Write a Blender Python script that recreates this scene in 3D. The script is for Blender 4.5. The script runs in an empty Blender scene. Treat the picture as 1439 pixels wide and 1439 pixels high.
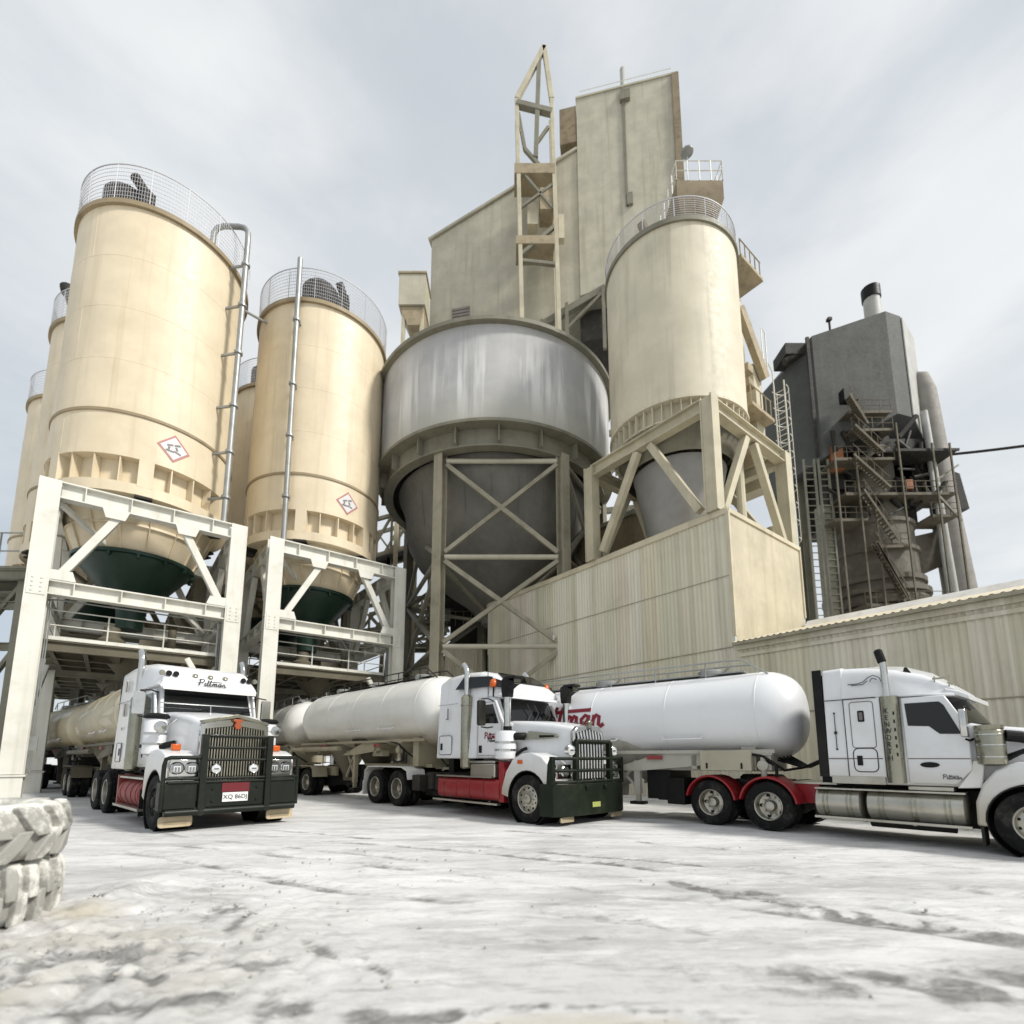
import bpy, bmesh, math, random
from math import sin, cos, pi, radians, atan2, sqrt
from mathutils import Vector, Matrix, noise as mnoise
random.seed(7)
SC = bpy.context.scene
COL = SC.collection
V = Vector

# ------------------------------------------------------------------ mesh builder
class MB:
    def __init__(s):
        s.v = []; s.f = []; s.m = []; s.cm = 0
    def mat(s, i):
        s.cm = i; return s
    def add(s, vs, fs, M=None):
        o = len(s.v)
        if M is not None:
            vs = [M @ V(p) for p in vs]
        s.v += [tuple(p) for p in vs]
        for f in fs:
            s.f.append([i + o for i in f]); s.m.append(s.cm)
        return s
    def box(s, c, d, M=None):
        x, y, z = c; a, b, h = d[0] / 2, d[1] / 2, d[2] / 2
        vs = [(x + i * a, y + j * b, z + k * h) for i in (-1, 1) for j in (-1, 1) for k in (-1, 1)]
        return s.add(vs, [(0, 1, 3, 2), (4, 6, 7, 5), (0, 4, 5, 1), (2, 3, 7, 6), (0, 2, 6, 4), (1, 5, 7, 3)], M)
    def bb(s, x0, x1, y0, y1, z0, z1, M=None):
        return s.box(((x0 + x1) / 2, (y0 + y1) / 2, (z0 + z1) / 2), (x1 - x0, y1 - y0, z1 - z0), M)
    @staticmethod
    def frame(p0, p1, up=(0, 0, 1)):
        p0 = V(p0); p1 = V(p1); d = p1 - p0; L = d.length; d = d / L
        u = V(up)
        if abs(d.dot(u)) > .98: u = V((0, 1, 0)) if abs(d.y) < .9 else V((1, 0, 0))
        r = d.cross(u).normalized(); u = r.cross(d)
        M = Matrix((r, u, d)).transposed().to_4x4(); M.translation = p0
        return M, L
    def beam(s, p0, p1, w, h, up=(0, 0, 1)):
        M, L = s.frame(p0, p1, up)
        return s.box((0, 0, L / 2), (w, h, L), M)
    def ibeam(s, p0, p1, w, h, t=.03, up=(0, 0, 1)):
        M, L = s.frame(p0, p1, up)
        s.box((0, h / 2 - t / 2, L / 2), (w, t, L), M); s.box((0, -h / 2 + t / 2, L / 2), (w, t, L), M)
        return s.box((0, 0, L / 2), (t, h - 2 * t, L), M)
    def tube(s, p0, p1, r, n=10, r2=None):
        M, L = s.frame(p0, p1); r2 = r if r2 is None else r2
        vs = [(r * cos(2 * pi * i / n), r * sin(2 * pi * i / n), 0) for i in range(n)] + [(r2 * cos(2 * pi * i / n), r2 * sin(2 * pi * i / n), L) for i in range(n)]
        fs = [(i, (i + 1) % n, n + (i + 1) % n, n + i) for i in range(n)] + [tuple(range(n))[::-1], tuple(range(n, 2 * n))]
        return s.add(vs, fs, M)
    def path(s, pts, r, n=8):
        pts = [V(p) for p in pts]; rings = []; ref = None
        for i, p in enumerate(pts):
            d = ((pts[min(i + 1, len(pts) - 1)] - p).normalized() + (p - pts[max(i - 1, 0)]).normalized()).normalized()
            if ref is None:
                ref = d.cross(V((0, 0, 1)))
                if ref.length < .1: ref = d.cross(V((0, 1, 0)))
            ref = (ref - d * ref.dot(d)).normalized(); q = d.cross(ref)
            rr = r[i] if isinstance(r, (list, tuple)) else r
            rings.append([p + ref * (rr * cos(2 * pi * k / n)) + q * (rr * sin(2 * pi * k / n)) for k in range(n)])
        return s.loft(rings)
    def loft(s, rings, cap=True, M=None):
        n = len(rings[0]); vs = [p for r in rings for p in r]; fs = []
        for a in range(len(rings) - 1):
            for i in range(n):
                j = (i + 1) % n
                fs.append((a * n + i, a * n + j, (a + 1) * n + j, (a + 1) * n + i))
        if cap:
            fs.append(tuple(range(n))[::-1]); fs.append(tuple(range((len(rings) - 1) * n, len(rings) * n)))
        return s.add(vs, fs, M)
    def lathe(s, prof, n=32, M=None, cap=True):
        rings = [[(r * cos(2 * pi * i / n), r * sin(2 * pi * i / n), h) for i in range(n)] for r, h in prof]
        return s.loft(rings, cap, M)
    def prism(s, poly, a, b, axis='y', M=None):
        n = len(poly)
        if axis == 'y': P = lambda t, y: (t[0], y, t[1])
        elif axis == 'x': P = lambda t, y: (y, t[0], t[1])
        else: P = lambda t, y: (t[0], t[1], y)
        vs = [P(t, a) for t in poly] + [P(t, b) for t in poly]
        fs = [(i, (i + 1) % n, n + (i + 1) % n, n + i) for i in range(n)] + [tuple(range(n))[::-1], tuple(range(n, 2 * n))]
        return s.add(vs, fs, M)
    def sphere(s, c, r, n=10, sz=1):
        prof = [(max(1e-4, r * sin(pi * k / n)), -r * cos(pi * k / n) * sz) for k in range(n + 1)]
        return s.lathe(prof, n * 2, Matrix.Translation(c))
    def strokes(s, lines, w, fn, th=.006):
        """brush lettering: each polyline becomes a flat ribbon mapped by fn(u, v, h) onto a surface"""
        for ln in lines:
            L = []
            for (a, b) in zip(ln[:-1], ln[1:]):
                k = max(1, int(V((b[0] - a[0], b[1] - a[1])).length / .12))
                for i in range(k): L.append(V((a[0] + (b[0] - a[0]) * i / k, a[1] + (b[1] - a[1]) * i / k)))
            L.append(V(ln[-1]))
            rings = []
            for i, p in enumerate(L):
                d = (L[min(i + 1, len(L) - 1)] - L[max(i - 1, 0)])
                d = d.normalized() if d.length > 1e-6 else V((1, 0))
                nn = V((-d.y, d.x)) * w / 2
                q0, q1 = p - nn, p + nn
                rings.append([fn(q0.x, q0.y, 0), fn(q1.x, q1.y, 0), fn(q1.x, q1.y, th), fn(q0.x, q0.y, th)])
            s.loft(rings)
        return s
    ZMAP = None
    def build(s, name, mats, parent=None, bevel=0, ang=32, seg=2):
        if MB.ZMAP: s.v = [MB.ZMAP(*p) for p in s.v]
        me = bpy.data.meshes.new(name)
        bm = bmesh.new()
        bv = [bm.verts.new(p) for p in s.v]
        if not isinstance(mats, (list, tuple)): mats = [mats]
        for f, mi in zip(s.f, s.m):
            try:
                fc = bm.faces.new([bv[i] for i in f]); fc.material_index = mi; fc.smooth = True
            except ValueError: pass
        bmesh.ops.recalc_face_normals(bm, faces=bm.faces)
        bm.to_mesh(me); bm.free()
        me.set_sharp_from_angle(angle=radians(ang))
        for m in mats: me.materials.append(m)
        o = bpy.data.objects.new(name, me); COL.objects.link(o)
        if parent is not None: o.parent = parent
        if bevel:
            b = o.modifiers.new('bevel', 'BEVEL'); b.width = bevel; b.segments = seg; b.limit_method = 'ANGLE'; b.angle_limit = radians(40)
            b.harden_normals = False
        return o

def tag(o, label=None, cat=None, group=None, kind=None):
    for k, x in (('label', label), ('category', cat), ('group', group), ('kind', kind)):
        if x: o[k] = x
    return o
def thing(name, label, cat, loc=(0, 0, 0), rz=0, group=None, scale=1):
    o = bpy.data.objects.new(name, None); COL.objects.link(o)
    o.location = loc; o.rotation_euler = (0, 0, rz); o.scale = (scale,) * 3; o.empty_display_size = .3
    return tag(o, label, cat, group)
def copy_tree(o, parent=None):
    c = o.copy(); COL.objects.link(c)
    if parent is not None: c.parent = parent
    for ch in list(o.children): copy_tree(ch, c)
    return c
def text(name, body, size, M, mat, parent, shear=0, extrude=.004, spacing=1, align='CENTER'):
    cu = bpy.data.curves.new(name, 'FONT'); cu.body = body; cu.size = size; cu.align_x = align; cu.align_y = 'CENTER'
    cu.shear = shear; cu.extrude = extrude; cu.space_character = spacing; cu.materials.append(mat)
    t = bpy.data.objects.new('tmp', cu); me = bpy.data.meshes.new_from_object(t); bpy.data.objects.remove(t)
    me.transform(M)
    if MB.ZMAP:
        for v in me.vertices: v.co = MB.ZMAP(*v.co)
    o = bpy.data.objects.new(name, me); COL.objects.link(o); o.parent = parent
    return o
def axes(x, y, o):
    """matrix whose text runs along x and stands along y at o"""
    x = V(x).normalized(); y = V(y).normalized(); z = x.cross(y)
    M = Matrix((x, y, z)).transposed().to_4x4(); M.translation = o
    return M

# ------------------------------------------------------------------ materials
def newmat(name):
    m = bpy.data.materials.new(name); m.use_nodes = True
    nt = m.node_tree; b = nt.nodes['Principled BSDF']
    return m, nt, b
def N(nt, t, **kw):
    n = nt.nodes.new(t)
    for k, x in kw.items():
        if hasattr(n, k) and k not in n.inputs: setattr(n, k, x)
        else: n.inputs[k].default_value = x
    return n
def noise_mask(nt, coord, scale, lo, hi, detail=6, rough=.6, stretch=(1, 1, 1), rot=(0, 0, 0), lac=2):
    mp = N(nt, 'ShaderNodeMapping'); mp.inputs['Scale'].default_value = stretch; mp.inputs['Rotation'].default_value = rot
    nt.links.new(coord, mp.inputs['Vector'])
    no = N(nt, 'ShaderNodeTexNoise'); no.inputs['Scale'].default_value = scale; no.inputs['Detail'].default_value = detail
    no.inputs['Roughness'].default_value = rough
    nt.links.new(mp.outputs[0], no.inputs['Vector'])
    mr = N(nt, 'ShaderNodeMapRange'); mr.interpolation_type = 'SMOOTHSTEP'
    mr.inputs['From Min'].default_value = lo; mr.inputs['From Max'].default_value = hi
    nt.links.new(no.outputs[0], mr.inputs['Value'])
    return mr.outputs[0], no.outputs[0]
def mixc(nt, fac, a, b):
    mx = N(nt, 'ShaderNodeMix'); mx.data_type = 'RGBA'
    for sock, val in ((mx.inputs[0], fac), (mx.inputs[6], a), (mx.inputs[7], b)):
        if hasattr(val, 'is_output'): nt.links.new(val, sock)
        elif isinstance(val, (int, float)): sock.default_value = val
        else: sock.default_value = (*val, 1)
    return mx.outputs[2]
def math_(nt, op, a, b=None):
    n = N(nt, 'ShaderNodeMath'); n.operation = op
    for i, val in enumerate((a, b)):
        if val is None: continue
        if hasattr(val, 'is_output'): nt.links.new(val, n.inputs[i])
        else: n.inputs[i].default_value = val
    return n.outputs[0]
def M_(name, base, rough=.5, metal=0, dirt=None, amt=.7, dscale=1.5, lo=.45, hi=.75, streak=0, bump=0, bscale=30, coat=0, var=.12):
    m, nt, b = newmat(name)
    tc = N(nt, 'ShaderNodeTexCoord').outputs['Object']
    c = base
    if var:
        f, _ = noise_mask(nt, tc, .7, .3, .7, 3)
        c = mixc(nt, f, [max(0, x * (1 - var)) for x in base], [min(1, x * (1 + var * .6)) for x in base])
    if dirt is not None:
        f, _ = noise_mask(nt, tc, dscale, lo, hi, 8, .65)
        c = mixc(nt, math_(nt, 'MULTIPLY', f, amt), c, dirt)
        if streak:
            f2, _ = noise_mask(nt, tc, 1, .5, .72, 5, .6, (2.6, 2.6, .12))
            c = mixc(nt, math_(nt, 'MULTIPLY', f2, streak), c, dirt)
    if hasattr(c, 'is_output'): nt.links.new(c, b.inputs['Base Color'])
    else: b.inputs['Base Color'].default_value = (*c, 1)
    f, _ = noise_mask(nt, tc, 4, .3, .7, 5)
    mr = N(nt, 'ShaderNodeMapRange'); mr.inputs['To Min'].default_value = max(.02, rough * .92); mr.inputs['To Max'].default_value = min(1, rough * 1.1)
    nt.links.new(f, mr.inputs['Value']); nt.links.new(mr.outputs[0], b.inputs['Roughness'])
    b.inputs['Metallic'].default_value = metal
    if coat: b.inputs['Coat Weight'].default_value = coat; b.inputs['Coat Roughness'].default_value = .06
    if bump:
        _, h = noise_mask(nt, tc, bscale, 0, 1, 6)
        bp = N(nt, 'ShaderNodeBump'); bp.inputs['Strength'].default_value = bump; bp.inputs['Distance'].default_value = .02
        nt.links.new(h, bp.inputs['Height']); nt.links.new(bp.outputs[0], b.inputs['Normal'])
    return m

DUST = (.42, .37, .27)
m_white = None
m_whited = M_('white_paint_dusty', (.72, .71, .68), .5, dirt=DUST, amt=.5, dscale=2)
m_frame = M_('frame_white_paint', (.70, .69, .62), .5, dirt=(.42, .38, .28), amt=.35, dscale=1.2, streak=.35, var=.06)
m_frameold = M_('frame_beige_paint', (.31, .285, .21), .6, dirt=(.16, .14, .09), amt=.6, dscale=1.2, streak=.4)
m_silo = M_('silo_cream_paint', (.70, .60, .43), .5, dirt=(.50, .41, .27), amt=.3, dscale=.5, streak=.38, var=.07)
m_silodark = M_('silo_band_paint', (.30, .235, .14), .6, dirt=(.16, .12, .07), amt=.6)
m_green = M_('dark_green_paint', (.006, .03, .018), .4, dirt=(.05, .06, .045), amt=.3)
m_galv = M_('galvanised_pipe', (.34, .35, .34), .45, .5, dirt=(.20, .19, .17), amt=.6)
m_steeldk = M_('dark_steel', (.028, .026, .022), .6, dirt=(.09, .08, .06), amt=.45)
m_olive = M_('olive_grey_steel', (.20, .19, .14), .6, dirt=(.12, .105, .07), amt=.6, dscale=1, streak=.4)
m_black = M_('black_rubbery_plastic', (.008, .008, .008), .5, dirt=(.04, .037, .03), amt=.3)
m_bull = M_('bull_bar_charcoal', (.012, .015, .011), .42, dirt=(.055, .052, .042), amt=.35, dscale=3)
m_tyre = M_('tyre_rubber', (.010, .010, .010), .75, dirt=(.16, .15, .13), amt=.32, dscale=4, lo=.48, hi=.75)
m_chrome = M_('chrome', (.62, .62, .60), .12, 1, dirt=(.32, .31, .28), amt=.35, dscale=3)
m_alu = M_('dusty_aluminium', (.48, .46, .40), .33, .85, dirt=(.26, .23, .17), amt=.6, dscale=2)
m_alushield = M_('exhaust_shield_metal', (.36, .35, .28), .28, .9, dirt=(.18, .16, .10), amt=.6, dscale=3)
m_red = M_('red_paint', (.27, .006, .012), .42, dirt=(.20, .10, .075), amt=.35, dscale=3, coat=.1)
m_redd = M_('faded_red_paint', (.25, .035, .03), .55, dirt=(.34, .22, .17), amt=.5, dscale=3)
m_orange = M_('amber_lens', (.55, .10, .012), .25, var=0)
m_lens = M_('clear_lamp_lens', (.72, .74, .74), .1, .3, var=0)
m_lensdk = M_('lamp_reflector', (.30, .31, .32), .12, .85, var=0)
m_glass = M_('dark_glass', (.005, .006, .006), .04, var=0)
m_glass.node_tree.nodes['Principled BSDF'].inputs['Specular IOR Level'].default_value = .5
m_logo = M_('logo_dark_red', (.20, .008, .02), .5, var=0)
m_ink = M_('lettering_ink', (.02, .02, .025), .5, var=0)
m_grey = M_('grey_lettering', (.16, .14, .13), .5, var=0)
m_plate = M_('number_plate_white', (.75, .75, .72), .5, var=0)
m_plateg = M_('number_plate_yellow_green', (.33, .38, .10), .5, dirt=DUST, amt=.4, var=0)
m_cream = M_('mud_flap_cream', (.50, .41, .27), .7, dirt=(.25, .19, .12), amt=.6)
m_tan = M_('dusty_box_paint', (.42, .39, .29), .6, dirt=(.24, .21, .14), amt=.5)
m_conc = M_('grey_concrete', (.36, .35, .32), .85, dirt=(.2, .19, .17), amt=.5, bump=.3)
m_rust = M_('brown_rusty_steel', (.25, .20, .125), .75, dirt=(.10, .06, .03), amt=.7)
m_grating = M_('brown_grating', (.09, .078, .05), .8, dirt=(.07, .06, .04), amt=.6)
m_sign = M_('sign_white', (.62, .62, .62), .5, var=.02)
m_signred = M_('sign_border_red', (.42, .17, .15), .5, var=.02)
m_meshw = M_('pale_guard_mesh', (.50, .50, .52), .5, var=.02)
m_dkgrey = M_('slate_grey_cladding', (.072, .075, .068), .75, dirt=(.115, .117, .105), amt=.5, dscale=.25, streak=.35)
m_ltgrey = M_('light_grey_cladding', (.42, .42, .39), .6, dirt=(.3, .29, .25), amt=.4)
m_kiln = M_('kiln_shell_steel', (.10, .088, .065), .7, dirt=(.22, .2, .155), amt=.6, dscale=.8)
m_build = M_('pale_cladding', (.46, .43, .335), .65, dirt=(.29, .275, .19), amt=.6, dscale=.12, streak=.55)
m_vent = M_('grey_louvre', (.24, .225, .2), .7, dirt=(.15, .13, .1), amt=.5)
for m_, v_ in ((m_bull, .22), (m_black, .2), (m_tyre, .15), (m_steeldk, .2)): m_.node_tree.nodes['Principled BSDF'].inputs['Specular IOR Level'].default_value = v_

def tankmat(name, clean, dirty, zmid, zw, speck=.25):
    """painted tank, dusty on its belly (the dirt line wanders)"""
    m, nt, b = newmat(name)
    tc = N(nt, 'ShaderNodeTexCoord').outputs['Object']
    sp = N(nt, 'ShaderNodeSeparateXYZ'); nt.links.new(tc, sp.inputs[0])
    f, raw = noise_mask(nt, tc, .9, .3, .7, 6, .6, (.35, 1, 1))
    z = math_(nt, 'ADD', sp.outputs[2], math_(nt, 'MULTIPLY', f, .35))
    mr = N(nt, 'ShaderNodeMapRange'); mr.interpolation_type = 'SMOOTHSTEP'
    mr.inputs['From Min'].default_value = zmid + zw; mr.inputs['From Max'].default_value = zmid - zw
    nt.links.new(z, mr.inputs['Value'])
    f2, _ = noise_mask(nt, tc, 1.3, .45, .8, 8, .65, (.6, 1, .5))
    c = mixc(nt, mr.outputs[0], clean, dirty)
    c = mixc(nt, math_(nt, 'MULTIPLY', f2, speck), c, [x * .8 for x in dirty])
    f3, _ = noise_mask(nt, tc, 1, .52, .75, 5, .6, (3.5, 3.5, .35))
    c = mixc(nt, math_(nt, 'MULTIPLY', f3, speck * .8), c, dirty)
    nt.links.new(c, b.inputs['Base Color']); b.inputs['Roughness'].default_value = .34
    b.inputs['Coat Weight'].default_value = .25
    return m
m_white = tankmat('white_paint', (.73, .74, .755), (.42, .38, .30), 1.2, .65, .26)
m_white.node_tree.nodes['Principled BSDF'].inputs['Roughness'].default_value = .25
m_tankw = tankmat('tank_white_paint', (.74, .75, .765), (.55, .52, .44), 1.75, .5, .10)
m_tankd = tankmat('tank_dusty_white_paint', (.74, .735, .70), (.42, .36, .23), 2.5, .7, .2)
m_tankb = tankmat('tank_tan_dust', (.53, .47, .33), (.36, .29, .15), 2.7, .9, .4)

def cladmat(name, cols, scale=.76, axis=1):
    """sheet cladding: each sheet weathered its own tint, with run-down streaks"""
    m, nt, b = newmat(name)
    tc = N(nt, 'ShaderNodeTexCoord').outputs['Object']
    sp = N(nt, 'ShaderNodeSeparateXYZ'); nt.links.new(tc, sp.inputs[0])
    idx = math_(nt, 'FLOOR', math_(nt, 'DIVIDE', sp.outputs[axis], scale))
    wn = N(nt, 'ShaderNodeTexWhiteNoise'); wn.noise_dimensions = '1D'; nt.links.new(idx, wn.inputs['W'])
    cr = N(nt, 'ShaderNodeValToRGB'); cr.color_ramp.interpolation = 'LINEAR'
    els = cr.color_ramp.elements
    while len(els) < len(cols): els.new(.5)
    for i, c in enumerate(cols): els[i].position = i / (len(cols) - 1); els[i].color = (*c, 1)
    nt.links.new(wn.outputs[0], cr.inputs[0])
    f, _ = noise_mask(nt, tc, 1, .42, .75, 7, .62, (3, 3, .10))
    c = mixc(nt, math_(nt, 'MULTIPLY', f, .55), cr.outputs[0], (.33, .29, .19))
    f, _ = noise_mask(nt, tc, 1, .55, .8, 6, .6, (5, 5, .22))
    c = mixc(nt, math_(nt, 'MULTIPLY', f, .5), c, (.62, .60, .54))
    f, _ = noise_mask(nt, tc, .35, .5, .75, 6, .6)
    c = mixc(nt, math_(nt, 'MULTIPLY', f, .3), c, (.27, .24, .16))
    nt.links.new(c, b.inputs['Base Color']); b.inputs['Roughness'].default_value = .6
    return m
m_clad = cladmat('weathered_beige_cladding', [(.66, .61, .46), (.60, .575, .45), (.71, .67, .56), (.56, .55, .41), (.67, .60, .49)])
m_cladend = M_('cream_end_cladding', (.58, .52, .38), .6, dirt=(.32, .27, .17), amt=.35, dscale=.6, streak=.4)

def hopmat():
    """grey bin shell with pale run-off streaks"""
    m, nt, b = newmat('grey_bin_shell')
    tc = N(nt, 'ShaderNodeTexCoord').outputs['Object']
    sp = N(nt, 'ShaderNodeSeparateXYZ'); nt.links.new(tc, sp.inputs[0])
    f, _ = noise_mask(nt, tc, .35, .35, .65, 4)
    c = mixc(nt, f, (.40, .40, .40), (.50, .495, .485))
    f, _ = noise_mask(nt, tc, 1, .50, .60, 5, .6, (1.0, 1.0, .06))
    mr = N(nt, 'ShaderNodeMapRange'); mr.inputs['From Min'].default_value = 23.6; mr.inputs['From Max'].default_value = 21.2
    nt.links.new(math_(nt, 'ADD', sp.outputs[2], math_(nt, 'MULTIPLY', f, .4)), mr.inputs['Value'])
    c = mixc(nt, math_(nt, 'MULTIPLY', math_(nt, 'MULTIPLY', f, .75), mr.outputs[0]), c, (.74, .735, .72))
    f, _ = noise_mask(nt, tc, 1, .52, .7, 5, .6, (2.2, 2.2, .08))
    c = mixc(nt, math_(nt, 'MULTIPLY', f, .28), c, (.27, .265, .255))
    mr2 = N(nt, 'ShaderNodeMapRange'); mr2.inputs['From Min'].default_value = 20.2; mr2.inputs['From Max'].default_value = 18.6
    nt.links.new(math_(nt, 'ADD', sp.outputs[2], math_(nt, 'MULTIPLY', f, .8)), mr2.inputs['Value'])
    c = mixc(nt, math_(nt, 'MULTIPLY', mr2.outputs[0], .8), c, (.42, .41, .36))
    nt.links.new(c, b.inputs['Base Color']); b.inputs['Roughness'].default_value = .9; b.inputs['Specular IOR Level'].default_value = .2
    return m
m_hop = hopmat()

def tyrewhite():
    m, nt, b = newmat('lime_coated_tyre_rubber')
    tc = N(nt, 'ShaderNodeTexCoord').outputs['Object']
    f, _ = noise_mask(nt, tc, 2.4, .42, .56, 10, .72)
    c = mixc(nt, math_(nt, 'MULTIPLY', f, .6), (.74, .73, .67), (.055, .052, .045))
    f, _ = noise_mask(nt, tc, 7, .5, .75, 8, .6)
    c = mixc(nt, math_(nt, 'MULTIPLY', f, .5), c, (.33, .31, .25))
    nt.links.new(c, b.inputs['Base Color']); b.inputs['Roughness'].default_value = .85
    _, h = noise_mask(nt, tc, 26, 0, 1, 8)
    bp = N(nt, 'ShaderNodeBump'); bp.inputs['Strength'].default_value = .5; bp.inputs['Distance'].default_value = .012
    nt.links.new(h, bp.inputs['Height']); nt.links.new(bp.outputs[0], b.inputs['Normal'])
    return m
m_tyrew = tyrewhite()

# ------------------------------------------------------------------ camera, sky, sun
cam = bpy.data.cameras.new('camera'); camo = bpy.data.objects.new('camera', cam); COL.objects.link(camo)
PITCH = math.atan(105 / 720)
cam.sensor_width = 36; cam.lens = 36 * 720 / 1439
cam.shift_y = (960 - 719.5) / 1439
cam.dof.use_dof = True; cam.dof.focus_distance = 11.5; cam.dof.aperture_fstop = .62
cam.clip_start = .1; cam.clip_end = 6000
camo.location = (0, 0, 1.5); camo.rotation_euler = (pi / 2 + PITCH, 0, 0)
SC.camera = camo
SUN_EL = radians(42); SUN_DIR = V((.90, -.44, 0)).normalized()  # towards the sun, horizontally
sun = bpy.data.lights.new('sun', 'SUN'); suno = bpy.data.objects.new('sun', sun); COL.objects.link(suno)
sun.energy = 3.4; sun.angle = radians(8); sun.color = (1, .96, .9)
sd = V((SUN_DIR.x * cos(SUN_EL), SUN_DIR.y * cos(SUN_EL), sin(SUN_EL)))
suno.rotation_euler = sd.to_track_quat('Z', 'Y').to_euler(); suno.location = (30, -20, 60)
W = bpy.data.worlds.new('World'); SC.world = W; W.use_nodes = True
nt = W.node_tree; bg = nt.nodes['Background']
sky = nt.nodes.new('ShaderNodeTexSky'); sky.sky_type = 'NISHITA'; sky.sun_disc = False
sky.sun_elevation = SUN_EL; sky.sun_rotation = atan2(SUN_DIR.x, SUN_DIR.y)
tc = nt.nodes.new('ShaderNodeTexCoord').outputs['Generated']
f1, _ = noise_mask(nt, tc, 1.6, .30, .68, 7, .5, (1, 1, 1.7), (.2, .1, .6))
f2, _ = noise_mask(nt, tc, 2.2, .40, .62, 7, .55, (1, .55, 2.4), (.5, .3, .4))
cl = mixc(nt, f2, (7.2, 7.65, 8.0), (8.9, 9.1, 9.2))
sx = nt.nodes.new('ShaderNodeSeparateXYZ'); nt.links.new(tc, sx.inputs[0])
f3, _ = noise_mask(nt, tc, 1.3, .3, .7, 6, .55, (1, 1, 2.5), (.1, .4, .3))
mr = nt.nodes.new('ShaderNodeMapRange'); mr.interpolation_type = 'SMOOTHSTEP'     # a heavier cloud bank to the west
mr.inputs['From Min'].default_value = -.25; mr.inputs['From Max'].default_value = -.85
nt.links.new(math_(nt, 'ADD', sx.outputs[0], math_(nt, 'MULTIPLY', f3, .35)), mr.inputs['Value'])
cl = mixc(nt, math_(nt, 'MULTIPLY', mr.outputs[0], .75), cl, (5.0, 5.75, 6.5))
cov = math_(nt, 'ADD', math_(nt, 'MULTIPLY', f1, .22), .76)
skc = mixc(nt, cov, sky.outputs[0], cl)
nt.links.new(skc, bg.inputs[0]); bg.inputs[1].default_value = .093
SC.view_settings.view_transform = 'Standard'; SC.view_settings.look = 'None'
SC.view_settings.exposure = 0.13; SC.view_settings.gamma = 1; SC.view_settings.use_curve_mapping = False
SC.cycles.max_bounces = 6; SC.cycles.diffuse_bounces = 3; SC.cycles.glossy_bounces = 3
SC.cycles.use_denoising = True
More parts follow.
